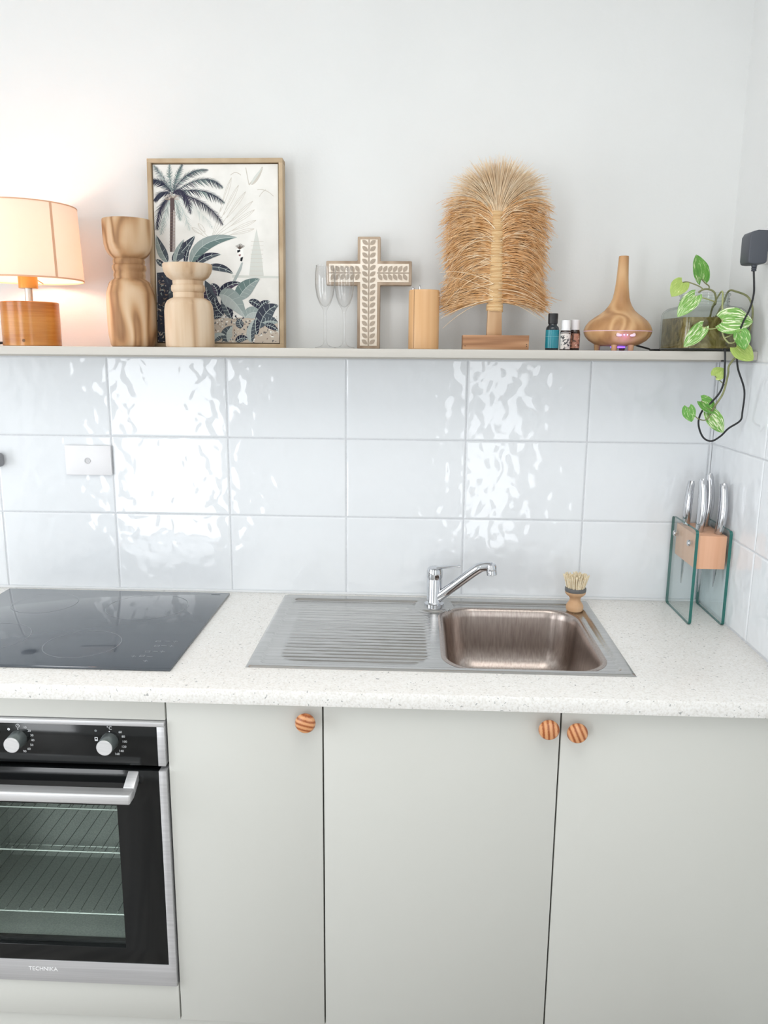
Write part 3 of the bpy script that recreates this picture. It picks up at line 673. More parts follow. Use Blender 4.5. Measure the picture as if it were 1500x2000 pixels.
MB().lathe([(.1164, sz1 + .0006), (.1166, sz1 - .002), (.1150, sz1 - .002), (.1150, sz1 + .0006), (.1164, sz1 + .0006)], c=(lx, ly, LZ), n=72).build('hem', seam_m, sho)
a0 = math.radians(-35); k = MB(); vs = []
for zz, rr in ((sz0 + .003, .1226), (sz1 - .002, .1163)):
    for da in (-.022, .022): vs.append((lx + (rr + .0004) * math.cos(a0 + da), ly + (rr + .0004) * math.sin(a0 + da), LZ + zz))
for zz, rr in ((sz0 + .003, .1226), (sz1 - .002, .1163)):
    for da in (-.022, .022): vs.append((lx + (rr - .0010) * math.cos(a0 + da), ly + (rr - .0010) * math.sin(a0 + da), LZ + zz))
k.add(vs, [(0, 1, 3, 2), (4, 6, 7, 5), (0, 2, 6, 4), (1, 5, 7, 3), (0, 4, 5, 1), (2, 3, 7, 6)]); k.build('seam', seam_m, sho, smooth=False)
for i in range(3):
    a = math.radians(100 + 120 * i); MB().tube([(lx + .02 * math.cos(a), ly + .02 * math.sin(a), LZ + .160), (lx + .1215 * math.cos(a), ly + .1215 * math.sin(a), LZ + sz0 + .003)], .0012, 6).build('shade_spoke', sock_m, lm)
MB().tube(spline([(lx - .060, ly + .01, LZ + .008), (lx - .09, ly + .01, LZ + .006), (lx - .16, ly + .03, LZ + .0035), (lx - .3, ly + .05, LZ + .0035)]), .003, 8).build('cord', cord_m, lm)

# ------------------------------------------------------------------ turned candle holders
def holder(name, label, c, prof, m, drift=None):
    t = thing(name, label, 'candle holder', c, 'turned wooden candle holders'); rs = []
    o = MB().lathe(prof, c=c, n=64, drift=drift).build('body', m, t, angle=50)
    return t
cx, cy = -.4930, -.105
holder('candle_holder', 'tall turned wooden candle holder beside the lamp', (cx, cy, LZ),
       [(.0, 0), (.046, 0), (.0500, .004), (.0535, .025), (.0550, .050), (.0550, .095), (.0540, .120), (.0500, .135), (.0480, .1385), (.0480, .141), (.0455, .146), (.0390, .151), (.0352, .1535),
        (.0352, .156), (.0362, .161), (.0352, .1675), (.0348, .169), (.0378, .174), (.0384, .178), (.0374, .183), (.0345, .1855), (.0360, .190), (.0358, .1945), (.0340, .198), (.0365, .2005), (.0440, .207), (.0500, .217), (.0535, .230), (.0548, .250), (.0552, .281), (.0542, .2835), (.0450, .2825), (.0420, .277), (.0, .276)],
       turned_m, drift=lambda z: (z - .09) * .0)
cx2, cy2 = -.3470, -.140
holder('candle_holder', 'short pale turned wooden candle holder in front of the framed print', (cx2, cy2, LZ),
       [(.0, 0), (.0530, 0), (.0550, .003), (.0553, .04), (.0550, .080), (.0530, .094), (.0480, .103), (.0400, .108), (.0345, .110), (.0340, .1135), (.0345, .119), (.0335, .121), (.0375, .125), (.0382, .131), (.0370, .1365), (.0340, .139), (.0345, .145), (.0340, .1475), (.0385, .150), (.0465, .1555), (.0525, .165), (.0548, .174), (.0552, .182), (.0540, .1838), (.0470, .183), (.0440, .1795), (.0, .1785)],
       turned2_m)

# ------------------------------------------------------------------ framed botanical print
PW, PH, PD = .3195, .4310, .0330
fr = thing('framed_print', 'oak framed tropical palm and foliage print leaning on the wall', 'picture', (-.3030, -.0620, LZ + .0004))
fr.rotation_euler = (math.radians(-3.0), 0, math.radians(-.6))
def fbox(name, x0, x1, y0, y1, z0, z1, m, bevel=.0006): return MB().box(x0, x1, y0, y1, z0, z1).build(name, m, fr, bevel, local=True)
fwid = .0095
for nm, a in (('frame_rail', (-PW / 2, PW / 2, 0, PD, PH - fwid, PH)), ('frame_rail', (-PW / 2, PW / 2, 0, PD, 0, fwid)), ('frame_rail', (-PW / 2, -PW / 2 + fwid, 0, PD, fwid, PH - fwid)), ('frame_rail', (PW / 2 - fwid, PW / 2, 0, PD, fwid, PH - fwid))): fbox(nm, *a, frame_m)
fbox('shadow_gap', -PW / 2 + fwid, PW / 2 - fwid, .014, .018, fwid, PH - fwid, mat('shadow_gap', (62, 50, 40), .9))
IW0, IW1, IZ0, IZ1 = -PW / 2 + fwid + .0025, PW / 2 - fwid - .0025, fwid + .0025, PH - fwid - .0025
canvas_m = noise_col('canvas_print', [(0.25, (226, 224, 218)), (0.55, (240, 238, 233)), (0.8, (246, 245, 241))], scale=14, detail=5, rough=.8, spec=.1)
cvs = fbox('canvas', IW0, IW1, .0060, .0140, IZ0, IZ1, canvas_m, .0004)
PC = dict(dark=(52, 54, 70), dark2=(66, 70, 82), slate=(84, 92, 100), teal=(108, 128, 126), pale=(190, 200, 196), paler=(214, 216, 210), line=(206, 200, 190), sage=(150, 162, 160), grey=(176, 184, 182), plum=(78, 70, 88), trunk=(98, 84, 84), trunkl=(190, 180, 176), earth=(196, 184, 170), brown=(142, 126, 114), white=(246, 245, 241), black=(34, 36, 42), red=(150, 110, 112))
PM = [mat('ink_' + n, c, .85, spec=.1) for n, c in PC.items()]; PI_ = {n: i for i, n in enumerate(PC)}
def cpt(X, Y):
    v = (Y - 138) / 1697.0; l = 105 + 105 * v; r = 1310 + 50 * v; u = (X - l) / (r - l)
    return (IW0 + u * (IW1 - IW0), IZ1 - v * (IZ1 - IZ0))
class Ink:
    def __init__(s): s.mb = MB(); s.lay = 0
    def poly(s, pts, c):
        s.lay += 1; y = .0060 - .00006 - s.lay * 3e-7
        q = []
        for X, Y in pts:
            a, b = cpt(X, Y); q.append((min(max(a, IW0), IW1), y, min(max(b, IZ0), IZ1)))
        s.mb.add(q, [tuple(range(len(q)))], PI_[c])
    def tri(s, pts, c): s.poly(pts, c)
    def line(s, pts, w, c):
        for (a, b), (d, e) in zip(pts, pts[1:]):
            dx, dy = d - a, e - b; l = math.hypot(dx, dy) or 1; nx, ny = -dy / l * w / 2, dx / l * w / 2
            s.poly([(a + nx, b + ny), (d + nx, e + ny), (d - nx, e - ny), (a - nx, b - ny)], c)
    def build(s, name):
        return s.mb.build(name, PM, cvs, smooth=False, local=True)
def bez(p0, p1, p2, n):
    return [((1 - t) ** 2 * p0[0] + 2 * t * (1 - t) * p1[0] + t * t * p2[0], (1 - t) ** 2 * p0[1] + 2 * t * (1 - t) * p1[1] + t * t * p2[1]) for t in [i / n for i in range(n + 1)]]
def ink_leaf(I, p0, c, p1, w, ca, cb, rib='pale', veins=6):
    sp_ = bez(p0, c, p1, 12); A = []; B = []
    for i, (x, y) in enumerate(sp_):
        a = sp_[max(i - 1, 0)]; b = sp_[min(i + 1, 12)]; dx, dy = b[0] - a[0], b[1] - a[1]; l = math.hypot(dx, dy) or 1
        ww = w / 2 * math.sin(PI * (i / 12) ** .8) ** .8; A.append((x - dy / l * ww, y + dx / l * ww)); B.append((x + dy / l * ww, y - dx / l * ww))
    for i in range(12):
        I.poly([sp_[i], sp_[i + 1], A[i + 1], A[i]], ca); I.poly([sp_[i], sp_[i + 1], B[i + 1], B[i]], cb)
    if rib:
        I.line(sp_, 5, rib)
        for i in range(2, 11, max(1, 12 // max(veins, 1))):
            I.line([sp_[i], ((A[min(i + 1, 12)][0] * .85 + sp_[min(i + 1, 12)][0] * .15), (A[min(i + 1, 12)][1] * .85 + sp_[min(i + 1, 12)][1] * .15))], 2.5, rib)
            I.line([sp_[i], ((B[min(i + 1, 12)][0] * .85 + sp_[min(i + 1, 12)][0] * .15), (B[min(i + 1, 12)][1] * .85 + sp_[min(i + 1, 12)][1] * .15))], 2.5, rib)
def frond(I, p0, c, p1, ln, cols, dens=34):
    sp_ = bez(p0, c, p1, dens)
    for i in range(2, dens + 1):
        x, y = sp_[i]; px, py = sp_[i - 1]; dx, dy = x - px, y - py; l = math.hypot(dx, dy) or 1; dx /= l; dy /= l
        t = i / dens; s_ = 1.3 * ln * (math.sin(PI * min(t * .9 + .08, 1)) ** .6)
        for sg in (-1, 1):
            tx, ty = x + (dx * .75 - sg * dy * .65) * s_ * random.uniform(.75, 1.1), y + (dy * .75 + sg * dx * .65 + .35) * s_ * random.uniform(.75, 1.1)
            I.poly([(x - dx * 6, y - dy * 6), (tx, ty), (x + dx * 6, y + dy * 6)], random.choice(cols))
    I.line(sp_, 4, cols[0])
I = Ink()
for ex, ey in ((870, 260), (940, 330), (1010, 390), (1080, 480), (1100, 560), (1115, 660), (1100, 740), (560, 690), (500, 730)):
    I.line(bez((690, 840), ((690 + ex) / 2 - 20, (840 + ey) / 2 + 10), (ex, ey), 8), 4, 'line')
    dx, dy = ex - 690, ey - 840; l = math.hypot(dx, dy); nx, ny = -dy / l * 34, dx / l * 34
    for s_ in (-1, 1): I.line(bez((690 + dx * .45, 840 + dy * .45), (690 + dx * .8 + s_ * nx, 840 + dy * .8 + s_ * ny), (ex, ey), 8), 3.5, 'line')
I.poly([(1060, 1190), (1075, 1000), (1100, 850), (1120, 740), (1145, 850), (1175, 1000), (1200, 1190)], 'paler')
for y in range(860, 1190, 40): I.line([(1070, y), (1190, y)], 3, 'line')
I.poly([(900, 1180), (1340, 1190), (1345, 1210), (900, 1205)], 'paler')
for a, b, c_, d in (((1040, 330), (1110, 250), (1165, 165), 12), ((1040, 330), (1020, 250), (1005, 170), 7), ((860, 240), (905, 190), (960, 240), 6), ((1120, 375), (1200, 360), (1275, 435), 6), ((1200, 375), (1160, 400), (1140, 440), 6)):
    I.line(bez(a, b, c_, 6), d, 'line')
ink_leaf(I, (1060, 330), (1110, 270), (1170, 165), 46, 'line', 'paler', None)
C0 = (305, 410)
for ctl, end, ln, cols, dn in (((500, 470), (700, 730), 60, ('paler', 'pale'), 30), ((420, 540), (480, 745), 60, ('pale', 'paler'), 26), ((235, 580), (205, 790), 60, ('pale', 'sage'), 26), ((370, 560), (390, 660), 40, ('sage', 'pale'), 20),
                          ((200, 230), (118, 150), 50, ('sage', 'slate'), 24), ((265, 260), (270, 142), 46, ('teal', 'sage'), 20), ((335, 250), (390, 142), 50, ('teal', 'slate'), 24), ((430, 165), (640, 190), 52, ('slate', 'dark2', 'teal'), 34),
                          ((620, 180), (785, 350), 62, ('slate', 'teal', 'dark2'), 38), ((610, 320), (805, 495), 62, ('dark', 'slate', 'teal'), 38), ((200, 270), (112, 285), 62, ('dark', 'slate'), 24), ((180, 370), (128, 470), 60, ('dark2', 'dark'), 24),
                          ((150, 520), (170, 745), 62, ('dark', 'dark2', 'plum'), 34), ((620, 430), (795, 695), 66, ('dark', 'plum', 'dark2'), 40), ((430, 300), (485, 595), 62, ('dark', 'plum', 'dark2'), 36)):
    frond(I, C0, ctl, end, ln, cols, dn)
for i in range(26):
    a = random.uniform(-2.9, -.2); r = random.uniform(40, 90); I.line([(305 + 20 * math.cos(a), 470 + 10 * math.sin(a)), (305 + r * math.cos(a), 480 + r * .9 * math.sin(a))], 5, random.choice(('earth', 'brown', 'trunkl')))
I.poly([(285, 450), (325, 450), (335, 600), (345, 960), (298, 960), (290, 640)], 'trunk'); I.poly([(318, 560), (338, 580), (350, 960), (322, 960)], 'trunkl')
for i in range(12): I.line([(290, 590 + i * 30), (342, 586 + i * 30)], 3, 'brown')
for p0, c, p1, w, ca, cb in (((280, 1060), (210, 960), (160, 800), 90, 'slate', 'sage'), ((320, 1050), (420, 960), (535, 805), 110, 'slate', 'dark2'), ((250, 1100), (200, 1060), (165, 1030), 50, 'dark2', 'slate'), ((360, 1085), (350, 980), (430, 840), 70, 'slate', 'sage'), ((455, 1090), (440, 1000), (490, 890), 44, 'dark2', 'dark'),
                             ((540, 1095), (620, 980), (790, 985), 74, 'slate', 'dark'), ((500, 1085), (560, 820), (935, 820), 125, 'teal', 'sage'), ((640, 1110), (800, 1080), (910, 1170), 70, 'slate', 'dark2')):
    ink_leaf(I, p0, c, p1, w, ca, cb, 'pale', 4)
# bird's head
I.poly([(905, 1240), (960, 1120), (985, 1060), (1000, 1060), (985, 1130), (930, 1250)], 'grey')
I.poly([(930, 930), (1000, 925), (1005, 1000), (985, 1050), (950, 1000)], 'white')
for i in range(9): I.line([(965, 935), (925 + i * 11, 878 + abs(i - 4) * 6)], 4, 'black' if i % 2 else 'brown')
I.poly([(940, 945), (970, 938), (972, 955), (945, 968)], 'black'); I.poly([(955, 985), (978, 980), (975, 1000), (960, 1000)], 'red'); I.poly([(975, 1015), (1000, 1005), (990, 1050), (972, 1045)], 'black')
# ground and lower foliage
I.poly([(180, 1160), (330, 1150), (340, 1400), (300, 1840), (210, 1840)], 'dark2')
I.poly([(640, 1230), (720, 1290), (800, 1500), (780, 1840), (640, 1840)], 'slate'); I.poly([(300, 1300), (650, 1300), (650, 1840), (300, 1840)], 'slate')
I.poly([(700, 1600), (1000, 1590), (1340, 1620), (1360, 1840), (690, 1840)], 'earth')
for i in range(260):
    x, y = random.uniform(640, 1340), random.uniform(1560, 1825); s_ = random.uniform(14, 34); a = random.uniform(0, 6.28)
    I.poly([(x, y), (x + s_ * math.cos(a), y + s_ * math.sin(a)), (x + s_ * .6 * math.cos(a + .9), y + s_ * .6 * math.sin(a + .9))], random.choice(('earth', 'brown', 'white', 'dark2', 'slate', 'paler', 'dark')))
for i in range(90):
    x, y = random.uniform(185, 320), random.uniform(1170, 1830); s_ = random.uniform(20, 50); a = random.uniform(0, 6.28)
    I.poly([(x, y), (x + s_ * math.cos(a), y + s_ * math.sin(a)), (x + s_ * .5 * math.cos(a + .8), y + s_ * .5 * math.sin(a + .8))], random.choice(('slate', 'dark', 'brown', 'sage', 'earth')))
for p0, c, p1, w, ca, cb in (((760, 1480), (650, 1420), (660, 1300), 110, 'dark2', 'plum'), ((830, 1570), (740, 1500), (740, 1400), 90, 'dark', 'dark2'), ((770, 1390), (760, 1290), (700, 1265), 70, 'dark', 'plum'), ((780, 1390), (830, 1260), (990, 1255), 80, 'plum', 'dark'), ((905, 1600), (850, 1480), (800, 1400), 90, 'dark', 'slate'),
                             ((960, 1430), (1000, 1290), (1165, 1215), 150, 'sage', 'teal'), ((780, 1370), (900, 1350), (1040, 1600), 170, 'grey', 'sage'), ((1035, 1590), (1090, 1500), (1210, 1570), 120, 'grey', 'sage'), ((1060, 1430), (1150, 1430), (1200, 1540), 70, 'dark', 'dark2'), ((1165, 1500), (1190, 1440), (1265, 1432), 60, 'dark2', 'dark'),
                             ((1170, 1700), (1200, 1500), (1345, 1470), 150, 'slate', 'dark2'), ((1200, 1640), (1270, 1600), (1345, 1640), 90, 'sage', 'slate'), ((1220, 1660), (1290, 1660), (1350, 1720), 60, 'dark', 'dark2'), ((1010, 1690), (960, 1640), (1000, 1600), 80, 'dark', 'slate'), ((1150, 1760), (1120, 1680), (1140, 1590), 70, 'dark', 'slate'),
                             ((880, 1830), (830, 1740), (920, 1670), 110, 'grey', 'slate'), ((1100, 1835), (1070, 1720), (1120, 1610), 80, 'slate', 'grey'), ((740, 1830), (760, 1760), (850, 1760), 80, 'slate', 'grey'), ((950, 1830), (1000, 1770), (1070, 1800), 70, 'slate', 'dark'), ((720, 1600), (760, 1570), (820, 1585), 50, 'dark', 'dark2')):
    ink_leaf(I, p0, c, p1, w, ca, cb, 'pale', 5)
I.build('printed_picture')

# ------------------------------------------------------------------ champagne flutes
def flute(x, y, H, label):
    t = thing('champagne_flute', label, 'glass', (x, y, LZ), 'champagne flutes')
    k = H / .182
    outer = [(.0, .0006), (.0235, .0006), (.0242, .0014), (.0235, .0022), (.012, .0046), (.0055, .009), (.0035, .016), (.0030, .03), (.0030, .070), (.0036, .082), (.0070, .090), (.0135, .100), (.0190, .115), (.0222, .135), (.0228, .150), (.0218, .168), (.0200, .182)]
    inner = [(.0194, .182), (.0210, .168), (.0220, .150), (.0214, .135), (.0182, .116), (.0125, .102), (.006, .0945), (.0, .0925)]
    b = MB().lathe([(r, z * k) for r, z in outer + inner], c=(x, y, LZ), n=40)
    o = b.build('flute_body', flute_m, t, angle=60)
    MB().lathe([(.0202, .1812 * k), (.0204, .1820 * k), (.0199, .1827 * k), (.0193, .1820 * k), (.0195, .1812 * k)], c=(x, y, LZ), n=40).build('rim', flute_m, t)
    return t
flute(-.0385, -.108, .185, 'clear champagne flute left of the carved cross, nearer the picture frame')
flute(.0040, -.088, .185, 'clear champagne flute standing in front of the cross arm')

# ------------------------------------------------------------------ carved cross
cr = thing('carved_cross', 'carved wooden cross with cream inlay and brown leaf sprays', 'cross', (.0580, -.050, LZ + .0003))
cr.rotation_euler = (math.radians(-3.5), 0, 0)
hw, aw, ah0, ah1, HH = .0270, .1015, .1480, .2035, .2590
poly = [(-hw, 0), (hw, 0), (hw, ah0), (aw, ah0), (aw, ah1), (hw, ah1), (hw, HH), (-hw, HH), (-hw, ah1), (-aw, ah1), (-aw, ah0), (-hw, ah0)]
MB().prism(poly, .0, .020).build('timber', crosswood_m, cr, bevel=.0022, local=True)
ip = MB(); e = .0068
hi, ai, b0, b1, Hi = hw - e, aw - e, ah0 + e, ah1 - e, HH - e
ip.prism([(-hi, e), (hi, e), (hi, b0), (ai, b0), (ai, b1), (hi, b1), (hi, Hi), (-hi, Hi), (-hi, b1), (-ai, b1), (-ai, b0), (-hi, b0)], -.0008, .002)
ip.build('inlay', cream_m, cr, bevel=.0003, local=True)
MB().prism([(-.0015, e), (.0015, e), (.0015, Hi), (-.0015, Hi)], -.0017, -.0006).build('carved_stem', leafcarve_m, cr, local=True)
for sg in (-1, 1): MB().prism([(sg * .0195, .1742), (sg * ai, .1742), (sg * ai, .1772), (sg * .0195, .1772)], -.0017, -.0006).build('carved_stem', leafcarve_m, cr, local=True)
lp = []
for i in range(13):
    t = i / 12; lp.append((t * .0168, .0046 * math.sin(PI * t) ** .8))
poly = lp + [(a, -b) for a, b in lp[-2:0:-1]]
base_leaf = MB().prism(poly, -.0021, -.0006).build('carved_leaf', leafcarve_m, cr, local=True)
def cleaf(x, z, ang, first=[True]):
    if first[0]: o = base_leaf; first[0] = False
    else: o = bpy.data.objects.new('carved_leaf', base_leaf.data); COL.objects.link(o); o.parent = cr
    o.location = (x, 0, z); o.rotation_euler = (0, -ang, 0)
nz = 17
for i in range(nz):
    z = e + .004 + i * (Hi - e - .016) / (nz - 1)
    cleaf(.0025, z, math.radians(38)); cleaf(-.0025, z, math.radians(142))
for sg in (-1, 1):
    for i in range(6):
        x = sg * (.0225 + i * .0118)
        cleaf(x, .1780, math.radians(58 if sg > 0 else 122)); cleaf(x, .1735, math.radians(-58 if sg > 0 else -122))

# ------------------------------------------------------------------ bamboo caddy
bm_ = thing('bamboo_holder', 'oval bamboo cylinder with small metal tips on top, right of the cross', 'holder', (.1895, -.108, LZ))
MB().lathe([(.0, 0), (.0340, 0), (.0352, .0012), (.0352, .1285), (.0335, .1320), (.0, .1325)], c=(.1895, -.108, LZ), n=56, sy=.8).build('sleeve', bamboo_m, bm_)
MB().box(.1664, .1672, -.1302, -.120, LZ + .002, LZ + .1305).build('seam', mat('bamboo_seam', (120, 84, 50), .7), bm_, smooth=False)
MB().lathe([(.0, .131), (.0030, .132), (.0034, .136), (.0, .139)], c=(.1645, -.110, LZ), n=12).build('metal_tip', knife_steel_m, bm_)
MB().lathe([(.0, .131), (.0040, .132), (.0030, .136), (.0008, .143), (.0, .144)], c=(.1790, -.112, LZ), n=12).build('metal_tip', knife_steel_m, bm_)

# ------------------------------------------------------------------ raffia palm ornament
fx, fy = .3520, -.100
fn = thing('raffia_palm', 'raffia palm ornament on a wooden block, fringed fan around bound stem', 'ornament', (fx, fy, LZ))
MB().box(.2795, .4295, -.128, -.072, LZ + .0003, LZ + .0325).build('base_block', base_m, fn, bevel=.0008)
nail = mat('nail_head', (90, 68, 52), .6)
for nx, nz_ in ((.2845, .008), (.4245, .008), (.4245, .012)):
    src = MB().lathe([(.0, .0004), (.0011, .0003), (.0012, 0)], n=8); k = MB(); k.v = [(nx + a, -.128 - h, LZ + nz_ + b) for a, b, h in src.v]; k.f = src.f; k.mi = src.mi; k.build('nail', nail, fn)
def stem_x(z): return .3520 - .0015 * (z / .30)
k = MB(); vs = []
for zz, hw_ in ((.0326, .0172), (.300, .0100)):
    x = stem_x(zz); vs += [(x - hw_, fy - .010, LZ + zz), (x + hw_, fy - .010, LZ + zz), (x + hw_, fy + .010, LZ + zz), (x - hw_, fy + .010, LZ + zz)]
k.add(vs, [(0, 1, 2, 3), (4, 5, 6, 7), (0, 1, 5, 4), (1, 2, 6, 5), (2, 3, 7, 6), (3, 0, 4, 7)]); k.build('post', post_m, fn, bevel=.001)
wr = MB(); nr = 74
for i in range(nr):
    zz = .088 + i * (.302 - .088) / (nr - 1); hw_ = .0182 - (.0182 - .0116) * (zz - .08) / .22; x = stem_x(zz); path = []
    ti = random.uniform(-.0022, .0022)
    for j in range(17):
        a = 2 * PI * j / 16; ca, sa = math.cos(a), math.sin(a)
        path.append((x + hw_ * math.copysign(abs(ca) ** .6, ca), fy + .0125 * math.copysign(abs(sa) ** .6, sa), LZ + zz + ti * ca))
    wr.tube(path, .0019, 5, cap=False)
wo = wr.build('raffia_binding', wrap_m, fn); wo['kind'] = 'stuff'
def strands(name, count, gen, m):
    s_ = MB()
    for i in range(count):
        p, r = gen(); n_ = len(p) - 1
        s_.tube(p, [r * (1.15 - .75 * j / n_) for j in range(n_ + 1)], 3, cap=False)
    o = s_.build(name, m, fn, angle=180); o['kind'] = 'stuff'; return o
def side_gen():
    sg = random.choice((-1, 1)); s_ = random.random(); zz = .106 + .191 * s_
    x = stem_x(zz) + sg * .006; y0 = fy + random.uniform(-.010, .010)
    a = math.radians(random.gauss(4 + 26 * min(1, s_ * 1.6) + 36 * s_ ** 4 - 6 * s_, 4.5)); droop = math.radians(random.gauss(52 + 10 * s_, 8)); droop *= .22 + .78 * min(1, s_ * 2.6 + .05)
    Ln = random.gauss(.113, .010) * (1.0 if sg < 0 else .97)
    if s_ > .8: Ln *= 1.02
    n_ = 6; p = [Vector((x, y0, LZ + zz))]; out = random.uniform(-.16, .20); cur = random.gauss(0, .06)
    for j in range(n_):
        t = (j + 1) / n_; an = a - droop * t * 1.35 + cur * t; st = Ln / n_
        p.append(p[-1] + Vector((sg * math.cos(an) * st, -out * st * (1 - .6 * t), math.sin(an) * st)))
    return p, random.uniform(.00055, .0011)
def top_gen():
    th = random.gauss(0, 46); th = max(min(th, 92), -92); a = math.radians(th)
    zz = .292 + random.uniform(-.01, .012); x = stem_x(zz) + math.sin(a) * .006; y0 = fy + random.uniform(-.009, .009)
    Ln = random.gauss(.108, .009) * (1 + .06 * abs(th) / 80); n_ = 5; p = [Vector((x, y0, LZ + zz))]; out = random.uniform(-.18, .18)
    for j in range(n_):
        t = (j + 1) / n_; an = a * (.35 + .75 * t) + math.copysign(.22 * t * abs(math.sin(a)), a) + 0; st = Ln / n_
        p.append(p[-1] + Vector((math.sin(an) * st, -out * st, math.cos(an) * st)))
    return p, random.uniform(.00045, .0008)
strands('side_fringe', 3600, side_gen, raffia_m)
strands('top_tuft', 1500, top_gen, raffia_tip_m)
def stray():
    p, r = side_gen(); q = random.uniform(-.5, .5); b = p[0].copy()
    return [Vector((v.x, v.y - .008, b.z + (v.z - b.z) + q * (v.x - b.x))) for v in p], r
strands('stray_fringe', 90, stray, raffia_tip_m)

# ------------------------------------------------------------------ oil bottles
def bottle(name, label, x, y, R, prof, capprof, m, capm, labels):
    t = thing(name, label, 'bottle', (x, y, LZ), 'small oil bottles')
    MB().lathe(prof, c=(x, y, LZ), n=32).build('glass_body', m, t, angle=45)
    MB().lathe(capprof, c=(x, y, LZ), n=32).build('cap', capm, t, angle=45)
    for nm, z0, z1, mm in labels: MB().lathe([(R - .0002, z0), (R + .0003, z0), (R + .0003, z1), (R - .0002, z1)], c=(x, y, LZ), n=32).build(nm, mm, t)
    return t
amber = mat('dark_amber_glass', (46, 26, 20), .08, spec=.7); bglass = mat('dark_blue_glass', (22, 34, 42), .08, spec=.7)
def label_mat(name, a, b, c, s):
    m = mat(name, a, .45); mp = coords(m, (1, 1, 1), rnd=False); v = N(m, 'ShaderNodeTexNoise', i_Scale=s, i_Detail=1.0); r = ramp(m, [(.38, b), (.46, a), (.60, a), (.68, c)])
    L(m, mp, 0, v, 'Vector'); L(m, v, 'Fac', r, 'Fac'); L(m, r, 'Color', P(m), 'Base Color'); return m
teal_l = mat('teal_label', (24, 128, 142), .25, spec=.6)
b1 = bottle('oil_bottle', 'small teal labelled bottle with black cap beside the raffia palm', .4825, -.120, .0150,
       [(.0, 0), (.0138, 0), (.0150, .0015), (.0150, .0465), (.0135, .0515), (.0098, .0550), (.0092, .0600), (.0, .0600)],
       [(.0, .0585), (.0104, .0585), (.0108, .0600), (.0112, .0790), (.0106, .0815), (.0, .0818)], bglass, plastic_b, [('label', .0045, .0450, teal_l)])
src = MB().lathe([(.0, .0006), (.0010, .0005), (.0011, 0)], n=8)
MB().lathe([(.01525, .0300), (.0155, .0300), (.0155, .0304), (.01525, .0304)], c=(.4825, -.120, LZ), n=32).build('label_line', mat('pale_teal_print', (126, 190, 196), .5), b1)
wl_m = label_mat('white_label', (222, 214, 208), (70, 70, 72), (236, 228, 222), 160)
rl_m = label_mat('pictorial_label', (176, 122, 100), (84, 58, 44), (224, 196, 176), 130)
capw = mat('white_cap', (240, 239, 240), .4)
b2 = bottle('oil_bottle', 'small white labelled bottle with white cap next to the teal bottle', .5110, -.125, .0116,
       [(.0, 0), (.0108, 0), (.0116, .0012), (.0116, .0395), (.0108, .0425), (.0098, .0440), (.0, .0440)],
       [(.0, .0440), (.0112, .0440), (.0113, .0448), (.0098, .0470), (.0094, .0655), (.0088, .0665), (.0, .0668)], amber, capw, [('label', .0025, .0375, wl_m)])
MB().lathe([(.0114, .0395), (.0119, .0395), (.0119, .0405), (.0114, .0405)], c=(.5110, -.125, LZ), n=32).build('seal_ring', capw, b2)
bottle('oil_bottle', 'small amber bottle with pinkish brown label and translucent cap beside diffuser', .5355, -.108, .0116,
       [(.0, 0), (.0108, 0), (.0116, .0012), (.0116, .0400), (.0105, .0440), (.0098, .0460), (.0, .0460)],
       [(.0, .0460), (.0102, .0460), (.0100, .0480), (.0096, .0670), (.0088, .0682), (.0, .0685)], amber, mat('translucent_cap', (226, 222, 224), .4), [('label', .0050, .0375, rl_m)])

# ------------------------------------------------------------------ aroma diffuser
ax, ay = .6320, -.108
df = thing('aroma_diffuser', 'wood-grain aroma diffuser with long neck and violet light', 'diffuser', (ax, ay, LZ))
dr = lambda z: .0035 * ss(.05, .13, z)
MB().lathe([(.0, .0095), (.036, .0100), (.0500, .0140), (.0640, .0225), (.0720, .0315), (.0752, .0395), (.0757, .0425)], c=(ax, ay, LZ), n=64).build('lower_body', diffuser_m, df)
MB().lathe([(.0740, .0423), (.0752, .0426), (.0752, .0436), (.0740, .0439)], c=(ax, ay, LZ), n=64).build('light_ring', mat('frosted_ring', (236, 214, 224), .3, Emission_Color=rgb(214, 160, 220), Emission_Strength=.35), df)
MB().lathe([(.0757, .0437), (.0752, .0470), (.0715, .0560), (.0640, .0660), (.0530, .0745), (.0420, .0820), (.0330, .0895), (.0262, .0990), (.0215, .1080), (.0185, .1170), (.0160, .1320), (.0143, .1470), (.0130, .1620), (.0118, .1850), (.0109, .2065), (.0102, .2080), (.0080, .2070), (.0078, .18), (.0, .18)], c=(ax, ay, LZ), n=64, drift=dr).build('upper_body', diffuser_m, df)
for a in (60, 180, 300, 250):
    an = math.radians(a); MB().lathe([(.0, 0), (.0055, 0), (.0065, .003), (.0075, .0135), (.0, .0135)], c=(ax + .044 * math.cos(an), ay + .044 * math.sin(an), LZ), n=16).build('foot', diffuser_m, df)
def on_body(xo, z, r_):  # a point on the front of the lower body
    return ay - math.sqrt(max(r_ * r_ - xo * xo, 0))
for xo in (-.0135, .0165):
    poly = rrect(ax + xo - .0064, ax + xo + .0064, LZ + .0305, LZ + .0385, .0038, 5); yb = on_body(xo, 0, .0720)
    MB().prism(poly, yb - .0022, yb + .004).build('button', mat('button_white', (232, 206, 200), .35), df, bevel=.0008)
    pr = rrect(ax + xo - .0070, ax + xo + .0070, LZ + .0300, LZ + .0390, .0042, 5); MB().prism(pr, yb - .0012, yb + .004).build('button_surround', mat('button_rim', (150, 100, 70), .4), df, bevel=.0004)
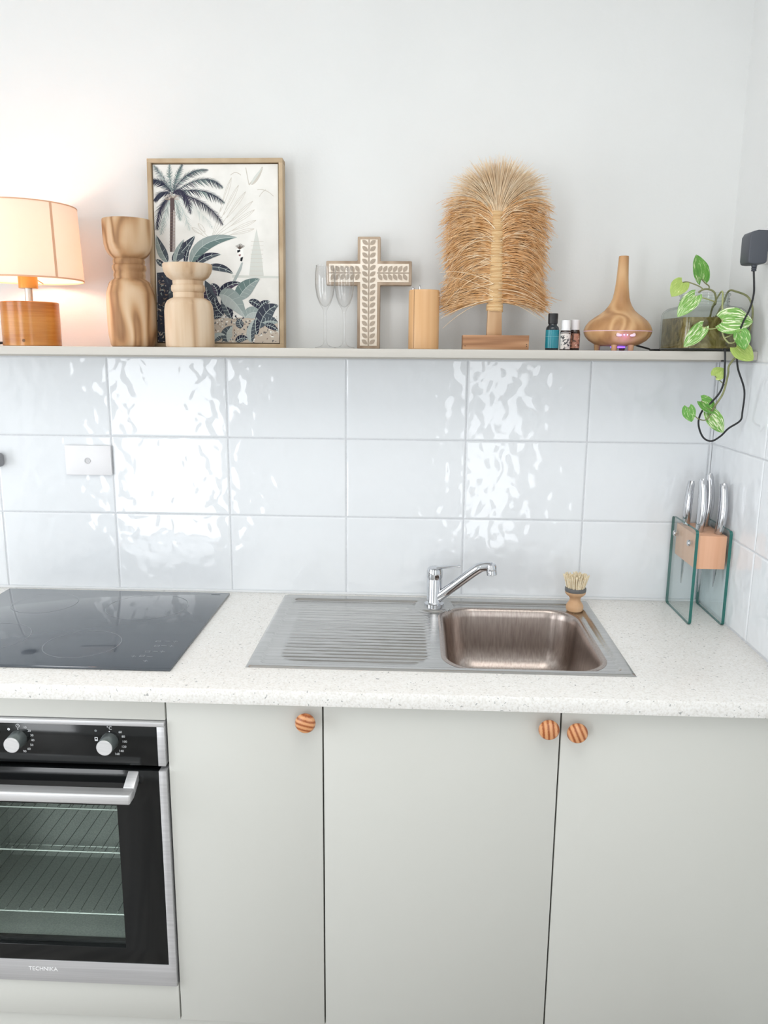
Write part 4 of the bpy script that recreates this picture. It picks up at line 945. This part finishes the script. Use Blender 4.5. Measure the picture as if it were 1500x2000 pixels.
for xo in (-.0025, .0045):
    src = MB().lathe([(.0, .0014), (.0014, .0010), (.0018, 0)], n=12); k = MB(); k.v = [(ax + xo + a, ay - .0722 - h, LZ + .0345 + b) for a, b, h in src.v]; k.f = src.f; k.mi = src.mi; k.build('indicator_led', led_m, df)
MB().lathe([(.0, .0060), (.016, .0060), (.016, .0094), (.0, .0094)], c=(ax, ay - .012, LZ), n=24).build('under_light', ledp_m, df)
d = bpy.data.lights.new('diffuser_glow', 'POINT'); d.energy = .022; d.color = (.40, .22, 1.0); d.shadow_soft_size = .006
o = bpy.data.objects.new('diffuser_glow', d); COL.objects.link(o); o.location = (ax + .001, ay - .082, LZ + .022)
# adapter and its cable
ad = thing('power_adapter', 'charcoal plug-in power adapter on the right wall', 'adapter', (XR, -.235, 1.69))
ab = MB(); ab.prism([(.8480, 1.7070), (.8500, 1.7000), (.8600, 1.6985), (.8830, 1.6995), (.8860, 1.7040), (.8862, 1.7240), (.8960, 1.7330), (.8975, 1.7400), (.8975, 1.7600), (.8940, 1.7645), (.8640, 1.7655), (.8520, 1.7620), (.8478, 1.7540)], -.268, -.222)
ab.build('adapter_body', plastic_g, ad, bevel=.003, seg=3)
MB().lathe([(.0048, -.012), (.0054, -.010), (.0046, -.0085), (.0056, -.006), (.0048, -.0045), (.0058, -.002), (.0060, .002)], c=(.8700, -.245, 1.6985), n=16).build('strain_relief', plastic_g, ad)
gp = thing('power_outlet', 'white power outlet plate on the right wall behind the adapter', 'outlet', (XR, -.25, 1.74))
MB().box(.9070, XR - .0005, -.300, -.186, 1.7050, 1.7800).build('plate', plastic_w, gp, bevel=.0012)
MB().box(.8975, .9070, -.255, -.235, 1.7360, 1.7560).build('plug_neck', plastic_g, ad, smooth=False)
cpts = [(.8700, -.245, 1.6870), (.8730, -.246, 1.660), (.8765, -.240, 1.640), (.8740, -.234, 1.612), (.8660, -.226, 1.585), (.8620, -.218, 1.560), (.8620, -.2125, 1.535), (.8660, -.2105, 1.510), (.8700, -.205, 1.485), (.8720, -.200, 1.440), (.8690, -.195, 1.385), (.8640, -.190, 1.360), (.8460, -.180, 1.342), (.8320, -.175, 1.324), (.8150, -.170, 1.312), (.7980, -.168, 1.318), (.7850, -.172, 1.338), (.7800, -.176, 1.360), (.7860, -.180, 1.388), (.8020, -.186, 1.412), (.8240, -.192, 1.436), (.8380, -.200, 1.462), (.8420, -.208, 1.490), (.8405, -.2105, 1.512), (.8400, -.207, LZ + .0045), (.8420, -.199, LZ + .0032), (.845, -.194, LZ + .0030), (.80, -.197, LZ + .0030), (.755, -.190, LZ + .0030), (.728, -.150, LZ + .0030), (.716, -.110, LZ + .0055), (.700, -.090, LZ + .0080), (.680, -.095, LZ + .012)]
cpts = cpts[:26] + [(.8700, -.191, LZ + .0030), (.9030, -.180, LZ + .0030), (.9100, -.155, LZ + .0030), (.9100, -.100, LZ + .0030), (.9100, -.045, LZ + .0030), (.9000, -.012, LZ + .0030), (.870, -.008, LZ + .0030), (.760, -.008, LZ + .0030), (.735, -.025, LZ + .0030), (.726, -.045, LZ + .0030), (.716, -.070, LZ + .0050), (.700, -.085, LZ + .0080), (.680, -.092, LZ + .0125)]
cpts = [(x + .028 * ss(1.50, 1.40, z) * ss(.885, .845, x) + .016 * ss(1.50, 1.44, z) * ss(.845, .868, x), y, z + .013 * ss(1.42, 1.36, z)) for x, y, z in cpts]
MB().tube(spline(cpts, 6), .0021, 8).build('cord', cord_m, ad)

# ------------------------------------------------------------------ jar with pothos
jx, jy, jh = .8235, -.1020, .0735
JZ = LZ + .0003
jr = thing('glass_jar', 'square clear glass jar of murky water on the ledge end', 'jar', (jx, jy, JZ))
def jar_ring(h, z, r, n=10, rot=.12):
    out = []
    for a, b in rrect(-h, h, -h, h, min(r, h * .999), n):
        out.append((jx + a * math.cos(rot) - b * math.sin(rot), jy + a * math.sin(rot) + b * math.cos(rot), z))
    return out
def loft(rings, closed_ends=(True, True)):
    k = MB(); n = len(rings[0]); vs = [p for r in rings for p in r]; fs = []
    for i in range(len(rings) - 1):
        for j in range(n): q = (j + 1) % n; fs.append((i * n + j, i * n + q, (i + 1) * n + q, (i + 1) * n + j))
    if closed_ends[0]: fs.append(tuple(range(n))[::-1])
    if closed_ends[1]: fs.append(tuple(range((len(rings) - 1) * n, len(rings) * n)))
    return k.add(vs, fs)
pr = [(jh - .006, 0, .018), (jh - .001, .003, .020), (jh, .010, .020), (jh, .080, .020), (jh - .002, .088, .022), (jh - .008, .0955, .028), (.056, .0995, .05), (.0525, .102, .052), (.0525, .1215, .052), (.0545, .1225, .054), (.0545, .1265, .054), (.0520, .1275, .0515)]
rg = [jar_ring(h, JZ + z, r) for h, z, r in pr]
inn = [(.0495, .1270, .049), (.0495, .103, .049), (.053, .0980, .048), (jh - .0105, .0935, .028), (jh - .0042, .086, .020), (jh - .0030, .078, .018), (jh - .0030, .012, .018), (jh - .006, .006, .016)]
rg += [jar_ring(h, JZ + z, r) for h, z, r in inn]
loft(rg).build('jar_body', jar_m, jr, angle=50)
for zt in (.1065, .1125):
    k = MB(); k.tube([Vector((jx + .0531 * math.cos(2 * PI * i / 40), jy + .0531 * math.sin(2 * PI * i / 40), JZ + zt + .003 * i / 40)) for i in range(41)], .0010, 6); k.build('screw_thread', jar_m, jr)
loft([jar_ring(jh - .0034, JZ + .0064, .017), jar_ring(jh - .0034, JZ + .0730, .017)]).build('water', water_m, jr, smooth=False)
# roots hanging in the water
rt_ = MB()
for i in range(26):
    a = random.uniform(0, 6.28); r0 = random.uniform(0, .02); x, y = jx + .018 + r0 * math.cos(a), jy - .012 + r0 * math.sin(a) * .8; p = []
    z = JZ + random.uniform(.066, .076); tx, ty = random.uniform(-.058, .045), random.uniform(-.050, .045)
    for j in range(7):
        t = j / 6; p.append((x + (tx) * t ** .8 + random.uniform(-.004, .004), y + ty * t + random.uniform(-.004, .004), z - .056 * t + random.uniform(-.003, .003)))
    p = [(min(max(a_, jx - .058), jx + .058), min(max(b_, jy - .058), jy + .058), max(c_, JZ + .010)) for a_, b_, c_ in p]
    rt_.tube(spline(p, 3), random.uniform(.0007, .0013), 4)
# pothos cutting: stems, petioles and leaves
pt = thing('pothos_plant', 'trailing variegated pothos cutting rooted in the glass jar', 'plant', (jx, jy, JZ + .10))
ro = rt_.build('roots', root_m, pt); ro['kind'] = 'stuff'
def hang(p):   # the trailing end hangs a little to the right of where it leaves the ledge
    p = Vector(p); k = ss(1.50, 1.44, p.z); return Vector((p.x + .024 * k, p.y, p.z + .009 * k))
def leaf(base, tip, nrm, width, m, fold=.18, curl=.10, label=None):
    base, tip = hang(base), hang(tip)
    base, tip, nrm = Vector(base), Vector(tip), Vector(nrm).normalized(); ax_ = tip - base; Ln = ax_.length; d_ = ax_.normalized()
    side = d_.cross(nrm).normalized(); nrm = side.cross(d_).normalized(); nu, nv = 14, 10
    vs = []; uvs = []
    for i in range(nu + 1):
        u = i / nu
        w = (math.sin(PI * min(u * .86 + .14, 1.0)) ** .75) * (1 - .25 * u) * 1.12 if u < 1 else 0.0
        w *= width / 2
        if i == 0: w = width * .22
        for j in range(nv + 1):
            v = -1 + 2 * j / nv
            f = u - .20 * (abs(v) ** 1.6) * (1 - u) ** 2.2
            h = fold * width * abs(v) * w / (width / 2) * .5 + curl * Ln * (math.sin(PI * u) * .6 - u * u * .5) + .012 * width * math.sin(u * 15) * abs(v)
            vs.append(base + d_ * f * Ln + side * v * w + nrm * h); uvs.append((u - .55 * abs(v), v))
    fs = [(i * (nv + 1) + j, i * (nv + 1) + j + 1, (i + 1) * (nv + 1) + j + 1, (i + 1) * (nv + 1) + j) for i in range(nu) for j in range(nv)]
    th = .0005; n0 = len(vs); vs2 = [v - nrm * th for v in vs]; allv = vs + vs2; fs2 = [tuple(k + n0 for k in f[::-1]) for f in fs]
    bd = [j for j in range(nv + 1)] + [i * (nv + 1) + nv for i in range(1, nu + 1)] + [nu * (nv + 1) + j for j in range(nv - 1, -1, -1)] + [i * (nv + 1) for i in range(nu - 1, 0, -1)]
    fs3 = [(bd[i], bd[(i + 1) % len(bd)], bd[(i + 1) % len(bd)] + n0, bd[i] + n0) for i in range(len(bd))]
    me = bpy.data.meshes.new('leaf'); off = wloc(pt); me.from_pydata([tuple(v - off) for v in allv], [], fs + fs2 + fs3)
    ul = me.uv_layers.new(name='UVMap'); alluv = uvs + uvs
    for lp_ in me.loops: ul.data[lp_.index].uv = alluv[lp_.vertex_index]
    me.materials.append(m); me.polygons.foreach_set('use_smooth', [True] * len(me.polygons)); me.set_sharp_from_angle(angle=math.radians(60))
    o = bpy.data.objects.new('leaf', me); COL.objects.link(o); o.parent = pt
    if label: o['label'] = label
    return o
def stem(name, pts, r, m): return MB().tube(spline([hang(p) for p in pts], 5), r, 7).build(name, m, pt)
F = (0, -1, 0)
leaf((.8080, -.120, 1.6805), (.7930, -.115, 1.7345), (.25, -1, .25), .041, leaf_g, .14, .06)
leaf((.7600, -.140, 1.6720), (.7350, -.150, 1.6420), (-.2, -1, .35), .038, leaf_y, .12, .12)
leaf((.7740, -.186, 1.6400), (.7360, -.200, 1.5960), (-.15, -1, .35), .036, leaf_v, .14, .10)
leaf((.7880, -.208, 1.5740), (.7500, -.214, 1.5320), (.1, -1, .20), .034, leaf_v, .12, .06)
leaf((.8290, -.205, 1.5870), (.8880, -.222, 1.5860), (.05, -1, .30), .058, leaf_v, .06, .08)
leaf((.8630, -.224, 1.5640), (.8690, -.240, 1.5270), (-.15, -1, .10), .034, leaf_g, .20, .05)
leaf((.8600, -.216, 1.5330), (.8950, -.226, 1.5050), (.05, -1, .15), .040, leaf_y, .08, .08)
leaf((.8150, -.190, 1.4640), (.8440, -.190, 1.4860), (-.25, -1, .1), .030, leaf_y, .22, .06)
leaf((.7830, -.186, 1.4065), (.8170, -.186, 1.3800), (.3, -1, .3), .036, leaf_g, .20, .05)
leaf((.7560, -.186, 1.3920), (.7640, -.190, 1.3600), (-.75, -1, .1), .030, leaf_g, .24, .04)
leaf((.8020, -.186, 1.3800), (.8370, -.188, 1.3370), (.15, -1, .2), .038, leaf_v, .10, .05)
stem('vine', [(.838, -.100, JZ + .060), (.836, -.120, JZ + .095), (.832, -.150, 1.628), (.824, -.162, 1.648), (.812, -.160, 1.656), (.800, -.158, 1.656), (.792, -.152, 1.650)], .0021, vine_m)
stem('petiole', [(.800, -.158, 1.656), (.792, -.150, 1.664), (.770, -.142, 1.673), (.760, -.140, 1.672)], .0014, vine_m)
stem('petiole', [(.811, -.160, 1.656), (.816, -.145, 1.664), (.8130, -.128, 1.672), (.8080, -.120, 1.6805)], .0014, vine_m)
stem('petiole', [(.832, -.150, 1.628), (.820, -.172, 1.630), (.795, -.182, 1.636), (.774, -.186, 1.6400)], .0014, petiole_m)
stem('vine', [(.836, -.118, JZ + .098), (.838, -.165, 1.652), (.834, -.186, 1.620), (.831, -.202, 1.595), (.830, -.207, 1.570), (.836, -.208, 1.552), (.846, -.210, 1.541)], .0018, petiole_m)
stem('petiole', [(.831, -.205, 1.576), (.824, -.208, 1.574), (.805, -.210, 1.570), (.788, -.208, 1.574)], .0013, petiole_m)
stem('petiole', [(.836, -.208, 1.552), (.846, -.213, 1.556), (.858, -.212, 1.566), (.866, -.211, 1.574)], .0013, petiole_m)
stem('petiole', [(.846, -.210, 1.541), (.854, -.216, 1.542), (.859, -.222, 1.553), (.863, -.224, 1.564)], .0013, petiole_m)
stem('vine', [(.845, -.100, JZ + .060), (.862, -.110, JZ + .105), (.867, -.125, 1.655), (.876, -.150, 1.652), (.889, -.178, 1.640), (.8960, -.190, 1.618), (.8940, -.200, 1.590), (.8840, -.210, 1.556), (.868, -.2125, 1.520), (.8500, -.2120, 1.494), (.8400, -.206, 1.470), (.8250, -.196, 1.425), (.8130, -.190, 1.398), (.8080, -.187, 1.385)], .0022, vine_m)
stem('petiole', [(.829, -.198, 1.440), (.823, -.196, 1.446), (.817, -.193, 1.456), (.815, -.190, 1.464)], .0012, vine_m)
stem('petiole', [(.808, -.187, 1.385), (.800, -.190, 1.388), (.790, -.188, 1.396), (.783, -.186, 1.4065)], .0012, vine_m)
stem('petiole', [(.808, -.187, 1.385), (.795, -.194, 1.366), (.778, -.193, 1.367), (.764, -.189, 1.380), (.756, -.186, 1.392)], .0012, vine_m)
dl = MB(); 
leaf((.7640, -.170, 1.634), (.7480, -.172, 1.618), (-.2, -1, 0), .014, dry_m, .5, .2, 'small dried brown leaf')
